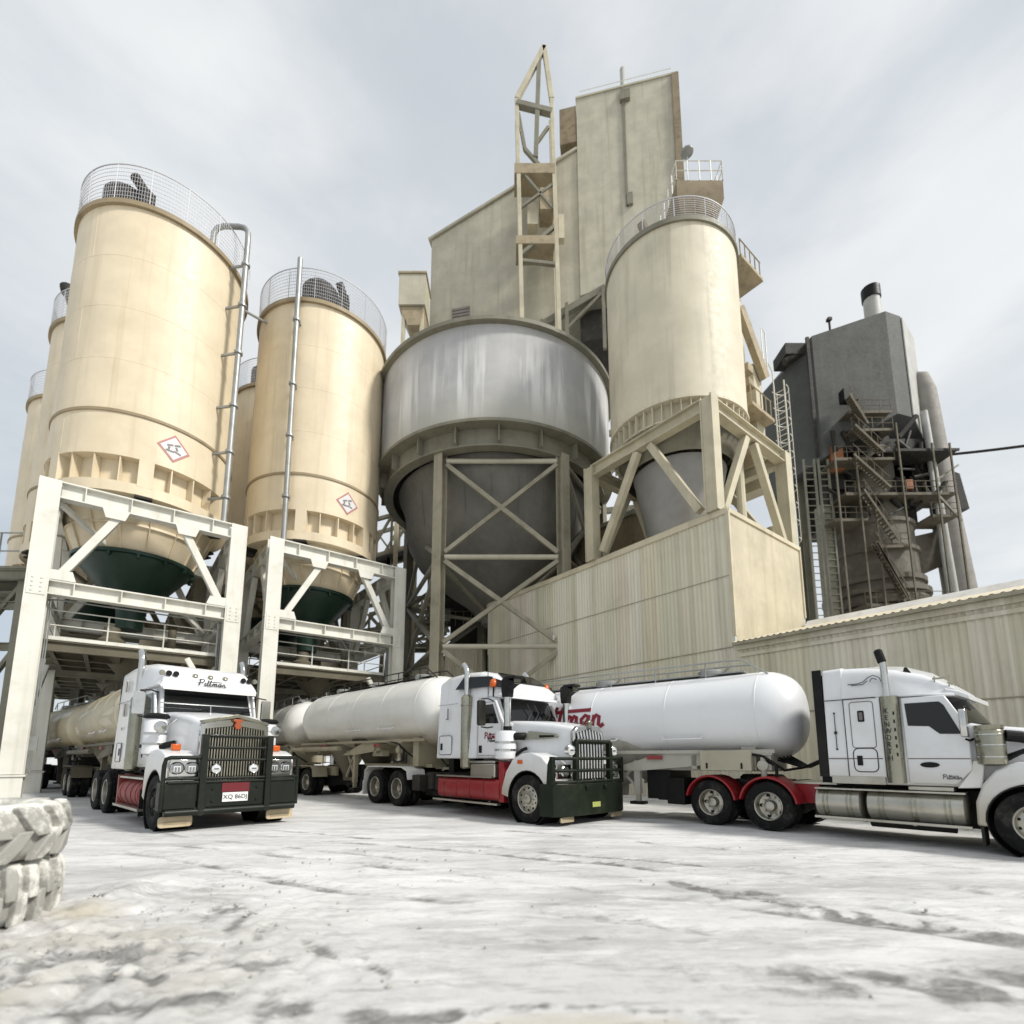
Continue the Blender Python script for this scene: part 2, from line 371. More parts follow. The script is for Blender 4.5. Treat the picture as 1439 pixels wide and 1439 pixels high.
# ------------------------------------------------------------------ ground
def ground():
    def axis(lo, hi, st, far0, far1):
        a = []; x = lo
        while x <= hi + 1e-6: a.append(x); x += st
        d = st; x = hi
        while x < far1: d *= 1.22; x += d; a.append(x)
        d = st; x = lo; pre = []
        while x > far0: d *= 1.22; x -= d; pre.append(x)
        return pre[::-1] + a
    X = axis(-7, 7, .05, -1500, 1500); Y = axis(2.4, 11, .05, -300, 2500)
    nz = lambda x, y, s, o=5: mnoise.fractal((x * s, y * s, 3.1), 1, 2, o)
    blobs = [(2.5, 5.95, .36, .30, -.3, 1.2), (2.05, 6.45, .38, .12, -.9, 1.0), (3.3, 5.2, 1.0, .26, -.71, 1.0), (4.3, 4.4, 1.0, .30, -.71, 1.0), (1.75, 7.3, .5, .10, -.75, 1.1), (1.2, 7.9, .5, .09, -.8, .9),
             (2.3, 3.7, 1.4, .25, -.1, .7), (3.4, 3.6, 1.2, .3, -.3, .7), (.2, 5.6, .6, .12, -.2, .6), (-.6, 6.6, .7, .10, -.3, .5), (1.5, 5.0, .9, .12, -.35, .6), (.6, 4.6, .8, .08, .15, .5),
             (-3.1, 4.2, .5, .10, .1, 1.0), (-2.3, 3.4, .5, .10, .2, 1.1), (-1.2, 3.35, .5, .10, -.1, .9), (-2.9, 5.4, .25, .22, 1.2, .7), (-2.55, 5.0, .06, .35, 0, .8), (-2.2, 4.9, .05, .3, .1, .6), (-3.6, 3.6, .4, .1, .3, .9),
             (-1.5, 4.3, .35, .05, -.8, .9), (-1.0, 4.0, .3, .04, -.9, .9), (-1.9, 4.0, .3, .06, .3, .8), (-2.6, 3.8, .4, .07, -.1, .9), (-3.3, 6.3, .8, .2, .5, .45), (-.6, 3.2, .5, .08, 0, .8)]
    tracks = [[(-7, 10.6), (-3, 8.6), (0, 7.3), (3, 5.9), (7, 3.6)], [(-7, 9.9), (-3, 8.0), (0, 6.7), (3, 5.2), (7, 2.6)], [(-5, 11), (-1, 9.4), (3, 7.4), (7, 5.2)], [(-5, 10.3), (-1, 8.8), (3, 6.8), (7, 4.5)],
              [(-7, 9.0), (-2, 6.2), (2, 4.6), (6, 2.6)], [(0, 11), (4, 8.6), (7, 7.0)]]
    def track(x, y):
        best = 9
        for T in tracks:
            for (ax, ay), (bx, by) in zip(T[:-1], T[1:]):
                if y > max(ay, by) + .5 or y < min(ay, by) - .5: continue
                ux, uy = bx - ax, by - ay; t = max(0, min(1, ((x - ax) * ux + (y - ay) * uy) / (ux * ux + uy * uy)))
                d = (x - ax - ux * t) ** 2 + (y - ay - uy * t) ** 2
                if d < best: best = d
        return sqrt(best)
    vs = []; dv = []; tv = []
    for y in Y:
        for x in X:
            near = max(0, min(1, (11.5 - y) / 4)) * max(0, min(1, (8 - abs(x)) / 2)) if y > 0 else 0
            z = 0; damp = .0; tan = 0
            if near > 0:
                n1 = nz(x, y, .8); n2 = nz(x + 9, y, 3.2); n3 = nz(x, y + 5, 9, 4)
                left = max(0, min(1, (-x - .2) / 3)) * max(0, min(1, (6.5 - y) / 2.5))
                rough = .25 + left
                rid = max(0, .28 - abs(n2)) / .28
                z = near * (1 + .8 * left) * (.012 * n1 + .014 * n2 * rough + .016 * n3 * rough - .034 * rid * left + .02 * max(0, n1) * left)
                # ruts running across the yard
                t = x * .60 + y * .80 + .15 * n1
                z -= near * .006 * (1 + sin(t * 7)) * max(0, nz(x + 3, y - 7, .5, 2) + .1)
                dt = track(x + .22 * n1, y + .12 * nz(x, y + 40, .6, 2))
                tr = math.exp(-(dt / .14) ** 2) - .8 * math.exp(-((dt - .24) / .08) ** 2)
                z -= near * .026 * tr * (.7 + n1); damp += max(0, tr) * .62 * (.6 + 1.2 * n1) - .3 * math.exp(-((dt - .24) / .1) ** 2)
                damp += rid * left * .75 + max(0, n3 - .25) * left * .6
                for (bx, by, sx, sy, an, st) in blobs:
                    dx, dy = x - bx, y - by; c, s_ = cos(an), sin(an)
                    u = (dx * c + dy * s_) / sx; w = (-dx * s_ + dy * c) / sy
                    e = math.exp(-(u * u + w * w))
                    if e > .02: damp += st * e * (.75 + 1.1 * n2); z -= .012 * e * near
                # shallow puddle hollow with a muddy rim
                r = sqrt(((x - .35) / 1.0) ** 2 + ((y - 2.95) / .36) ** 2) + .14 * n2
                if r < 1.6:
                    rim = math.exp(-((r - 1.12) / .16) ** 2)
                    damp += .8 * rim * (.7 + n3); z += .012 * rim
                    if r < 1: tan = max(tan, .45 * min(1, (1 - r) * 6)); z -= .012 * min(1, (1 - r) * 4); damp *= .3
                tan = max(tan, .75 * math.exp(-(((x + 4.15) / .35) ** 2 + ((y - 5.15) / .25) ** 2)), .45 * left * (n1 + .4))
                # heap of spilt dust beside the tyres
                h = math.exp(-(((x + 4.3) / .5) ** 2 + ((y - 5.9) / 1.2) ** 2)); z += h * (.10 + .05 * n2)
            vs.append((x, y, z)); dv.append(max(0, min(1, damp))); tv.append(max(0, min(1, tan)))
    nx = len(X); fs = [(j * nx + i, j * nx + i + 1, (j + 1) * nx + i + 1, (j + 1) * nx + i) for j in range(len(Y) - 1) for i in range(nx - 1)]
    me = bpy.data.meshes.new('ground'); me.from_pydata(vs, [], fs); me.update()
    me.polygons.foreach_set('use_smooth', [True] * len(fs))
    for nme, arr in (('damp', dv), ('tan', tv)):
        a = me.attributes.new(nme, 'FLOAT', 'POINT'); a.data.foreach_set('value', arr)
    m, nt, b = newmat('white_lime_dust_yard')
    tc = N(nt, 'ShaderNodeTexCoord').outputs['Object']
    f, _ = noise_mask(nt, tc, .22, .38, .66, 8, .62, (1, 2.4, 1), (0, 0, -.55))
    c = mixc(nt, f, (.57, .568, .56), (.72, .716, .706))
    f, _ = noise_mask(nt, tc, .45, .46, .66, 9, .68, (.55, 2.6, 1), (0, 0, -.62))
    c = mixc(nt, math_(nt, 'MULTIPLY', f, .5), c, (.30, .297, .287))
    f, _ = noise_mask(nt, tc, 1.8, .50, .70, 9, .72, (.45, 2.2, 1), (0, 0, -.70))
    c = mixc(nt, math_(nt, 'MULTIPLY', f, .5), c, (.27, .266, .256))
    f, _ = noise_mask(nt, tc, 8, .54, .70, 8, .75, (.5, 1.6, 1), (0, 0, -.5))
    c = mixc(nt, math_(nt, 'MULTIPLY', f, .35), c, (.22, .213, .2))
    f, _ = noise_mask(nt, tc, 38, .60, .75, 4, .7)
    c = mixc(nt, math_(nt, 'MULTIPLY', f, .35), c, (.19, .183, .17))
    at = N(nt, 'ShaderNodeAttribute', attribute_name='tan'); c = mixc(nt, at.outputs['Fac'], c, (.46, .41, .30))
    at = N(nt, 'ShaderNodeAttribute', attribute_name='damp')
    _, raw = noise_mask(nt, tc, 12, 0, 1, 8, .7)
    _, raw2 = noise_mask(nt, tc, 3.5, 0, 1, 9, .72)
    f = math_(nt, 'ADD', math_(nt, 'MULTIPLY', at.outputs['Fac'], 1.05), math_(nt, 'ADD', math_(nt, 'MULTIPLY', raw, .8), math_(nt, 'MULTIPLY', raw2, 1.5)))
    mr = N(nt, 'ShaderNodeMapRange'); mr.interpolation_type = 'SMOOTHSTEP'
    mr.inputs['From Min'].default_value = 1.34; mr.inputs['From Max'].default_value = 2.0
    nt.links.new(f, mr.inputs['Value'])
    fg, _ = noise_mask(nt, tc, 6.5, .40, .60, 12, .8, (.8, 1.3, 1), (0, 0, -.6))
    dcol = mixc(nt, fg, (.10, .097, .09), (.26, .256, .246))
    c = mixc(nt, math_(nt, 'MULTIPLY', mr.outputs[0], .88), c, dcol)
    # crusty fines and grit, sharp edged
    f, _ = noise_mask(nt, tc, .8, .50, .63, 12, .78, (.7, 1.6, 1), (0, 0, -.62))
    c = mixc(nt, math_(nt, 'MULTIPLY', f, .38), c, (.28, .276, .266))
    f, _ = noise_mask(nt, tc, 4.0, .54, .60, 12, .8, (.4, 2.0, 1), (0, 0, -.55))
    c = mixc(nt, math_(nt, 'MULTIPLY', f, .36), c, (.22, .213, .195))
    f, _ = noise_mask(nt, tc, 2.4, .53, .60, 12, .78, (.4, 2.0, 1), (0, 0, -.6))
    c = mixc(nt, math_(nt, 'MULTIPLY', f, .5), c, (.74, .736, .725))
    nt.links.new(c, b.inputs['Base Color']); b.inputs['Roughness'].default_value = .9
    _, h = noise_mask(nt, tc, 7, 0, 1, 12, .78); _, h2 = noise_mask(nt, tc, 70, 0, 1, 4, .7)
    bp = N(nt, 'ShaderNodeBump'); bp.inputs['Strength'].default_value = .6; bp.inputs['Distance'].default_value = .025
    nt.links.new(math_(nt, 'ADD', h, math_(nt, 'MULTIPLY', h2, .25)), bp.inputs['Height']); nt.links.new(bp.outputs[0], b.inputs['Normal'])
    me.materials.append(m)
    o = bpy.data.objects.new('ground', me); COL.objects.link(o)
    tag(o, 'white lime dust yard with grey wheel tracks and muddy patches', 'ground', kind='structure')
ground()

# loose clods in the foreground
def clods():
    mb = MB()
    for k in range(420):
        if k < 330: x = random.gauss(-3.2, .9); y = random.gauss(5.6, 1.3)
        else: x = random.uniform(-4, 4.5); y = random.uniform(3.1, 9)
        if y < 3 or (x + 5.12) ** 2 + (y - 4.92) ** 2 < .75: continue
        r = random.choice((.006, .008, .01, .014, .02)) * random.uniform(.6, 1.3)
        M = Matrix.Translation((x, y, r * .3)) @ Matrix.Rotation(random.uniform(0, 6), 4, 'Z') @ Matrix.Diagonal((1, random.uniform(.6, 1), random.uniform(.5, .8), 1))
        vs = []
        for i in range(5):
            for j in range(7):
                a = pi * i / 4; q = 2 * pi * j / 7; rr = r * random.uniform(.75, 1.15)
                vs.append((rr * sin(a) * cos(q), rr * sin(a) * sin(q), rr * cos(a)))
        mb.add(vs, [(i * 7 + j, i * 7 + (j + 1) % 7, (i + 1) * 7 + (j + 1) % 7, (i + 1) * 7 + j) for i in range(4) for j in range(7)], M)
    o = mb.build('loose_clods', M_('clod_lime', (.44, .425, .39), .9, dirt=(.2, .18, .14), amt=.7, dscale=1.3), ang=60)
    tag(o, 'small pale clods of lime scattered over the foreground dust', 'rubble', kind='stuff')
clods()

# ------------------------------------------------------------------ big discarded tyres
def big_tyre(name, label, z, R, h, lugs, rz, skew, c, tilt):
    root = thing(name, label, 'tyre', (c[0], c[1], z), rz, 'discarded loader tyres')
    root.rotation_euler = (tilt, 0, rz)
    mb = MB()
    rt = R - .075
    prof = [(R * .52, h * .12), (R * .56, h * .03), (R * .70, 0), (rt * .93, h * .06), (rt, h * .2), (rt, h * .8), (rt * .93, h * .94), (R * .70, h), (R * .56, h * .97), (R * .52, h * .88)]
    n = 72
    rings = [[(r * cos(2 * pi * i / n), r * sin(2 * pi * i / n), zz) for i in range(n)] for r, zz in prof + prof[:1]]
    mb.loft(rings, cap=False)
    mb.build('carcass', m_tyrew, root, ang=50)
    lg = MB()
    for k in range(lugs):
        for half in (0, 1):
            a0 = 2 * pi * (k + .5 * half) / lugs; wd = 2 * pi / lugs * .62
            z0, z1 = (h * .03, h * .55) if half == 0 else (h * .45, h * .97)
            rows = []
            for i in range(5):
                t = i / 4; zz = z0 + (z1 - z0) * t
                edge = abs(t - (0 if half == 0 else 1))
                a = a0 + skew * wd * (t if half == 0 else 1 - t)
                rr = R * (1 - .045 * (1 - edge) ** 3) + random.uniform(-.008, .008)
                ri = rt - .03
                w2 = wd * (.5 if 0 < i < 4 else .42) * random.uniform(.9, 1.05)
                rows.append([(ri * cos(a - w2), ri * sin(a - w2), zz), (rr * cos(a - w2 * .8), rr * sin(a - w2 * .8), zz), (rr * cos(a + w2 * .8), rr * sin(a + w2 * .8), zz), (ri * cos(a + w2), ri * sin(a + w2), zz)])
            lg.loft(rows)
    lg.build('tread', m_tyrew, root, bevel=.014, seg=3)
    return root
big_tyre('loader_tyre', 'lime-coated ribbed tyre lying flat on the ground under another tyre', 0.0, .80, .55, 26, .1, .05, (-5.14, 4.9), 0)
big_tyre('loader_tyre', 'blotchy white tyre with chunky worn lugs, on top of the other tyre', .56, .775, .52, 15, .4, .9, (-5.13, 4.94), .02)

def weed():
    mb = MB()
    for k in range(11):
        a = random.uniform(0, 6.28); L = random.uniform(.08, .17); t = random.uniform(.3, 1)
        d = V((cos(a) * t, sin(a) * t, 1)).normalized(); p = V((0, 0, 0))
        s_ = V((-sin(a), cos(a), 0))
        rows = []
        for i in range(6):
            u = i / 5; w = .011 * sin(pi * min(1, u * .9 + .1)) + .001
            q = p + d * L * u - V((0, 0, .05 * u * u))
            rows.append([q - s_ * w, q + V((0, 0, .002)), q + s_ * w, q - V((0, 0, .002))])
        mb.loft(rows)
    o = mb.build('weed', M_('weed_leaf', (.05, .07, .03), .6, dirt=(.2, .19, .14), amt=.5)); o.location = (-4.27, 5.52, .05)
    tag(o, 'small dark green weed growing beside the bottom tyre', 'weed')
weed()

# ------------------------------------------------------------------ silos on steel frames
A = V((.789, .614, 0)); B = V((-.614, .789, 0)); AZ = atan2(.614, .789)

def make_frame():
    W_, D_ = 6.2, 6.4
    root = thing('silo_support_frame', '', 'steel frame', (0, 0, 0), AZ, 'steel frames carrying the silos')
    def colm(x, y):
        mb = MB(); mb.ibeam((x, y, .95), (x, y, 11.6), .62, .5, .05, (0, 1, 0))
        mb.box((x, y, .9), (.78, .66, .06)); mb.box((x, y, .43), (.66, .56, .86))
        for z in (7.32, 7.86, 10.98): mb.box((x, y, z), (.60, .49, .04))
        # bolted splice plate with its bolt heads
        mb.box((x, y - .262, 7.6), (.5, .02, .75))
        for bx in (-.12, .12):
            for bz in range(4): mb.tube((x + bx, y - .272, 7.36 + bz * .16), (x + bx, y - .30, 7.36 + bz * .16), .035, 6)
        mb.build('column', m_frame, root)
    for x, y in ((0, 0), (W_, 0), (0, D_), (W_, D_)): colm(x, y)
    def bm_(p0, p1, w, h):
        mb = MB(); mb.ibeam(p0, p1, w, h, .05)
        P0, P1 = V(p0), V(p1); d = (P1 - P0); L = d.length; d.normalize()
        n = 4
        for i in range(n):
            q = P0 + d * (L * (i + .5) / n); s_ = V((abs(d.y) * w * .98 + abs(d.x) * .03, abs(d.x) * w * .98 + abs(d.y) * .03, h * .96))
            mb.box(q, s_)
        mb.build('beam', m_frame, root)
    for z, h in ((11.28, .64), (7.58, .54)):
        for y in (0, D_): bm_((.31, y, z), (W_ - .31, y, z), .42, h)
        for x in (0, W_): bm_((x, .26, z), (x, D_ - .26, z), .42, h)
    def brace(p0, p1, w=.28, h=.28): MB().beam(p0, p1, w, h).build('brace', m_frame, root, bevel=.02)
    for y in (0, D_):
        brace((.45, y, 7.86), (2.15, y, 10.96)); brace((4.15, y, 10.96), (W_ - .42, y, 7.86))
        brace((W_ - .1, y + .0, 3.2), (W_ - 1.5, y, 5.5), .2, .2)
    for x in (0, W_):
        brace((x, .45, 7.86), (x, 2.3, 10.96)); brace((x, 4.2, 10.96), (x, D_ - .45, 7.86))
        brace((x, .3, 2.2), (x, D_ - .3, 5.4), .2, .2)
    for y in (-.22,):
        for x, z, sx in ((.62, 8.02, 1), (1.95, 10.82, -1), (4.3, 10.82, 1), (W_ - .6, 8.02, -1)):
            g = MB(); g.prism([(x - .42, z - .16), (x + .42, z - .16), (x + .3, z + .2), (x - .3, z + .2)] if z < 9 else [(x - .42, z + .14), (x + .42, z + .14), (x + .3, z - .22), (x - .3, z - .22)], y - .012, y + .012)
            g.build('gusset_plate', m_frame, root)
    for p0, p1 in (((.2, .3, 11.0), (5.9, 6.1, 7.9)),): brace(p0, p1, .18, .18)
    # working deck under the hopper
    mb = MB()
    for y in (.7, 2.7, 4.5, 6.0): mb.ibeam((.1, y, 5.58), (W_ - .25, y, 5.58), .22, .38, .03)
    for x in (.5, 1.5, 2.5, 3.6, 4.7, 5.7): mb.ibeam((x, .8, 5.50), (x, 5.9, 5.50), .14, .22, .02)
    mb.mat(1); mb.bb(.2, W_ - .2, .6, 6.1, 5.78, 5.81)
    m_deckshade = M_('shade_toned_deck_steel', (.13, .115, .078), .7, dirt=(.07, .06, .035), amt=.6); mb.build('deck', [m_deckshade, m_grating], root)  # darker copy of the beige steel: shade under the deck put into colour
    mb = MB()
    pts = [(.35, .62), (2.1, .62), (3.9, .62), (W_ - .4, .62), (W_ - .4, 3.3), (W_ - .4, 6.0), (3.2, 6.0), (.35, 6.0), (.35, 3.3), (.35, .62)]
    for x, y in pts[:-1]: mb.tube((x, y, 5.8), (x, y, 6.92), .028, 6)
    for (a, b) in zip(pts[:-1], pts[1:]):
        for z in (6.36, 6.92): mb.tube((*a, z), (*b, z), .024, 6)
        mb.beam((*a, 5.88), (*b, 5.88), .012, .14)
    mb.build('guard_rail', m_frame, root)
    # dust collector and valve under the outlet
    mb = MB(); mb.lathe([(.42, 5.83), (.5, 5.9), (.5, 6.35), (.3, 6.5), (.28, 6.9)], 20, Matrix.Translation((2.2, 2.6, 0)))
    mb.box((3.6, 2.9, 6.2), (.9, .6, .7)); mb.tube((4.3, 2.5, 5.82), (4.3, 2.5, 7.1), .16); mb.tube((1.3, 2.2, 6.0), (4.9, 2.2, 6.0), .09)
    mb.lathe([(1.25, 5.78), (.45, 4.85), (.32, 4.8), (.30, 4.45)], 20, Matrix.Translation((3.1, 3.2, 0)))
    mb.build('loading_spout', m_deckshade, root, ang=40)
    mb = MB()
    for (x, y) in ((.36, .3), (W_ - .36, .3)):
        for k in range(3): mb.tube((x + .06 * k - .06, y, .9), (x + .06 * k - .06, y, 7.2), .022, 6)
    mb.path([(.3, .32, 7.2), (.6, .34, 7.25), (W_ - .6, .34, 7.25), (W_ - .3, .32, 7.2)], .03, 6); mb.box((.36, .36, 2.0), (.34, .16, .5))
    mb.build('conduit', m_galv, root)
    return root
frame0 = make_frame()
FR1 = V((-16.95, 17.6, 0)); FR2 = V((-11.0, 22.7, 0))
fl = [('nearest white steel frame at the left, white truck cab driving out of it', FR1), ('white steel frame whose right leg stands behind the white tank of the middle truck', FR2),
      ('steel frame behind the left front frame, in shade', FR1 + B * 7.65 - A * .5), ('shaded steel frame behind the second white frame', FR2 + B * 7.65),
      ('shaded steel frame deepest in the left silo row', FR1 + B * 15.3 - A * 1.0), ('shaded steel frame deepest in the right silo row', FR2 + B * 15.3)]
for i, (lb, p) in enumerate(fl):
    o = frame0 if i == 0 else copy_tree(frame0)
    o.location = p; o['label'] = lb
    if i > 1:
        for ch in o.children:       # rear frames take a darker beige, putting their shade into the colour
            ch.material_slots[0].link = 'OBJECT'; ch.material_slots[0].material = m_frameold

def mesh_rail(R, z, h, root, mat, step=.105, posts=16):
    mb = MB()
    n = int(2 * pi * R / step)
    for i in range(n):
        a = 2 * pi * i / n; x, y = R * cos(a), R * sin(a)
        mb.tube((x, y, z), (x, y, z + h), .0065 if i % (n // posts) else .022, 4)
    for k in range(9):
        zz = z + h * (k + 1) / 9; m = 96; w = .018 if k == 8 else .0065
        mb.lathe([(R - w, zz - w), (R + w, zz - w), (R + w, zz + w), (R - w, zz + w), (R - w, zz - w)], m, cap=False)
    return mb.build('guard_rail', mat, root, ang=50)

def make_silo():
    R = 3.4
    root = thing('cement_silo', '', 'silo', (0, 0, 0), 0, 'cream silos on steel frames')
    mb = MB(); mb.lathe([(R, 13.62), (R, 24.95), (R * .97, 25.02)], 96)
    for zz in (17.7, 20.1, 22.5): mb.lathe([(R, zz - .02), (R + .006, zz - .012), (R + .006, zz + .012), (R, zz + .02)], 96, cap=False)
    for j, (za, zb) in enumerate(((13.65, 15.3), (15.5, 17.7), (17.7, 20.1), (20.1, 22.5), (22.5, 24.9))):
        for k in range(6): mb.box((R, 0, (za + zb) / 2), (.012, .035, zb - za), Matrix.Rotation(2 * pi * k / 6 + j * .55 + .2, 4, 'Z'))
    mb.build('shell', m_silo, root)
    mb = MB(); mb.lathe([(R - .02, 24.92), (R + .14, 24.92), (R + .14, 25.14), (R, 25.14), (R - .3, 25.25), (.4, 25.9), (.05, 25.9)], 96)
    mb.build('roof', m_silodark, root)
    mb = MB(); mb.lathe([(R, 15.33), (R + .05, 15.33), (R + .05, 15.45), (R, 15.45)], 96, cap=False)
    mb.build('band', m_silodark, root)
    mb = MB()   # skirt: recessed wall, ring plates, posts and web stiffeners
    mb.lathe([(R - .42, 12.2), (R - .42, 13.64)], 96, cap=False)
    mb.lathe([(R - .45, 13.5), (R + .02, 13.5), (R + .02, 13.72), (R - .45, 13.72)], 96, cap=False)
    mb.lathe([(R - .6, 11.98), (R + .02, 11.98), (R + .02, 12.42), (R - .5, 12.42)], 96, cap=False)
    for i in range(48):
        a = 2 * pi * i / 48 + .13; M = Matrix.Rotation(a, 4, 'Z')
        if i % 8 == 0: mb.box((R - .2, 0, 12.95), (.44, .52, 1.2), M)
        elif i % 2 == 0: mb.box((R - .2, 0, 12.95), (.36, .045, 1.1), M)
    mb.build('skirt', m_silo, root)
    for i in range(6):
        a = 2 * pi * i / 6 + .13; M = Matrix.Rotation(a, 4, 'Z')
        f = MB(); f.box((R - .25, 0, 11.92), (.6, .6, .1), M); f.tube(M @ V((R - .25, 0, 11.66)), M @ V((R - .25, 0, 11.9)), .17, 12); f.box((R - .25, 0, 11.68), (.45, .45, .08), M)
        f.build('load_cell_foot', m_steeldk, root)
    mb = MB(); mb.lathe([(R - .44, 12.4), (R - .5, 12.0), (2.15, 10.05), (2.1, 10.0)], 72, cap=False)
    for i in range(16):
        a = 2 * pi * i / 16; mb.beam((2.93 * cos(a), 2.93 * sin(a), 12.0), (2.17 * cos(a), 2.17 * sin(a), 10.1), .03, .14, (cos(a), sin(a), 0))
    mb.lathe([(2.52, 10.98), (2.6, 11.0), (2.56, 11.12), (2.48, 11.14)], 72, cap=False)
    mb.build('cone', m_silo, root)
    mb = MB(); mb.lathe([(2.2, 10.06), (2.28, 10.06), (2.28, 9.92), (2.12, 9.9), (.55, 7.95), (.5, 7.3), (.5, 7.1)], 40)
    for i in range(14):
        a = 2 * pi * i / 14; mb.mat(0).box((2.2, 0, 9.86), (.14, .1, .22), Matrix.Rotation(a, 4, 'Z'))
    mb.build('outlet_cone', m_green, root)
    mesh_rail(R + .08, 25.15, 1.75, root, m_meshw)
    # filter housing and fan on the roof
    mb = MB(); M = Matrix.Rotation(radians(-112), 4, 'Z')
    mb.lathe([(.95, 25.3), (.95, 26.9), (.8, 27.1), (.5, 27.2)], 24, M @ Matrix.Translation((2.0, 0, 0)))
    mb.box((2.0, 1.25, 26.1), (.5, .5, 1.6), M); mb.tube(M @ V((2.0, 1.25, 26.8)), M @ V((2.4, 1.0, 27.4)), .22)
    mb.build('roof_filter', m_steeldk, root, ang=40)
    return root
silo0 = make_silo()
sl = [('biggest cream silo at the far left front, hazard diamond on its lower shell', V((-17, 22.15, 0))), ('second cream silo, right of the big front one, beside the grey hopper bin', V((-11, 26.9, 0))),
      ('pale silo half hidden behind the left edge of the big front silo', V((-23.4, 28.0, 0))), ('shaded tan silo showing only as a sliver between the two front silos', V((-11, 26.9, 0)) + B * 7.65),
      ('lowest looking pale silo, furthest back at the left of the silo row', V((-30.3, 34.0, 0)))]
silos = []
for i, (lb, p) in enumerate(sl):
    o = silo0 if i == 0 else copy_tree(silo0)
    o.location = p; o['label'] = lb; silos.append(o)
    if i == 1: o.rotation_euler.z = .6
    if i == 2: o.rotation_euler.z = -1.1

def hazard(silo, ang, z, R=3.4):
    """diamond corrosive sign bent round the shell"""
    a0 = radians(ang) - silo.rotation_euler.z
    def on(u, v, h):
        a = a0 + u / R
        return ((R + .012 + h) * cos(a), (R + .012 + h) * sin(a), z + v)
    def dia(mb, s, h):
        n = 8; rows = []
        for i in range(n + 1):
            v = -s + 2 * s * i / n; w = max(.004, s - abs(v))
            rows.append([on(-w, v, h), on(0, v, h), on(w, v, h), on(w, v, h + .006), on(0, v, h + .006), on(-w, v, h + .006)])
        mb.loft(rows)
    mb = MB(); dia(mb, .62, 0); b = mb.build('hazard_sign', m_signred, silo)
    mb = MB(); dia(mb, .51, .008); mb.build('sign_face', m_sign, b)
    mb = MB(); mb.strokes([[(-.26, .06), (-.05, .13)], [(.0, .14), (.22, .22)], [(-.3, -.16), (.0, -.16)], [(-.18, .02), (-.2, -.1)], [(.06, .08), (.12, -.06)], [(0, -.12), (.26, -.18)]], .075, lambda u, v, h: on(u, v, h + .016))
    mb.build('corrosive_symbol', m_grey, b)
hazard(silos[0], -38, 14.45); hazard(silos[1], -41, 14.4)

def fill_pipe(name, label, pts, brk, ctr, tip=None):
    root = thing(name, label, 'pipe', (0, 0, 0), 0, 'silo fill pipes')
    mb = MB(); mb.path(pts, .125, 12)
    for p in pts[1:-1:3]: pass
    for z in brk:
        x, y = pts[0][0], pts[0][1]
        mb.lathe([(.125, z - .06), (.19, z - .06), (.19, z + .06), (.125, z + .06)], 14, Matrix.Translation((x + (pts[1][0] - x) * (z - pts[0][2]) / (pts[1][2] - pts[0][2]), y, 0)), cap=False)
    mb.build('riser', m_galv, root)
    for z in brk:
        x, y = pts[0][0], pts[0][1]; d = (V((ctr[0], ctr[1], 0)) - V((x, y, 0))); L = d.length - 3.38; d.normalize()
        MB().beam((x, y, z), (x + d.x * L, y + d.y * L, z), .08, .1).build('bracket', m_galv, root)
    return root
P1x, P1y = -12.78, 21.45
fill_pipe('fill_pipe', 'grey fill pipe beside the big left silo, bent over its roof at the top',
          [(P1x, P1y, 11.62), (P1x, P1y, 26.2), (P1x - .02, P1y, 26.7), (P1x - .2, P1y + .02, 27.0), (P1x - .5, P1y + .04, 27.1), (P1x - 1.3, P1y + .1, 27.2), (P1x - 1.6, P1y + .1, 27.1), (P1x - 1.75, P1y + .1, 26.8), (P1x - 1.78, P1y + .1, 25.2)],
          [13.0, 15.2, 17.5, 20.2, 22.7, 24.9], (-17, 22.15))
fill_pipe('fill_pipe', 'straight grey fill pipe rising in front of the second cream silo',
          [(-10.9, 23.2, 11.62), (-11.02, 23.2, 27.2)], [14, 17.2, 20, 23.6], (-11, 26.9))
def vent():
    root = thing('relief_vent', 'dark tilted vent cowl sticking out left of the big silo', 'vent', (-26.9, 27.8, 0))
    mb = MB(); mb.tube((0, .3, 28.0), (-.55, .1, 30.0), .24, 12); mb.lathe([(.28, 0), (.36, .02), (.36, .5), (.2, .62)], 12, Matrix.Translation((-.55, .1, 29.9)) @ Matrix.Rotation(-.3, 4, 'Y'))
    mb.build('cowl', m_steeldk, root)
    mb = MB(); mb.box((.2, .3, 28.0), (.9, .7, .8)); mb.tube((.1, .3, 27.7), (.8, .4, 26.2), .2); mb.beam((.75, .3, 24.6), (.5, .3, 27.8), .2, .2); mb.build('bracket', m_rust, root)
vent()
# link pipe between the two silo roofs
mb = MB(); mb.path([(-13.9, 23.4, 24.4), (-12.6, 24.5, 24.3), (-11.9, 25.0, 25.2)], .07); tag(mb.build('link_pipe', m_galv), 'thin grey pipe linking the roofs of the two front silos', 'pipe')

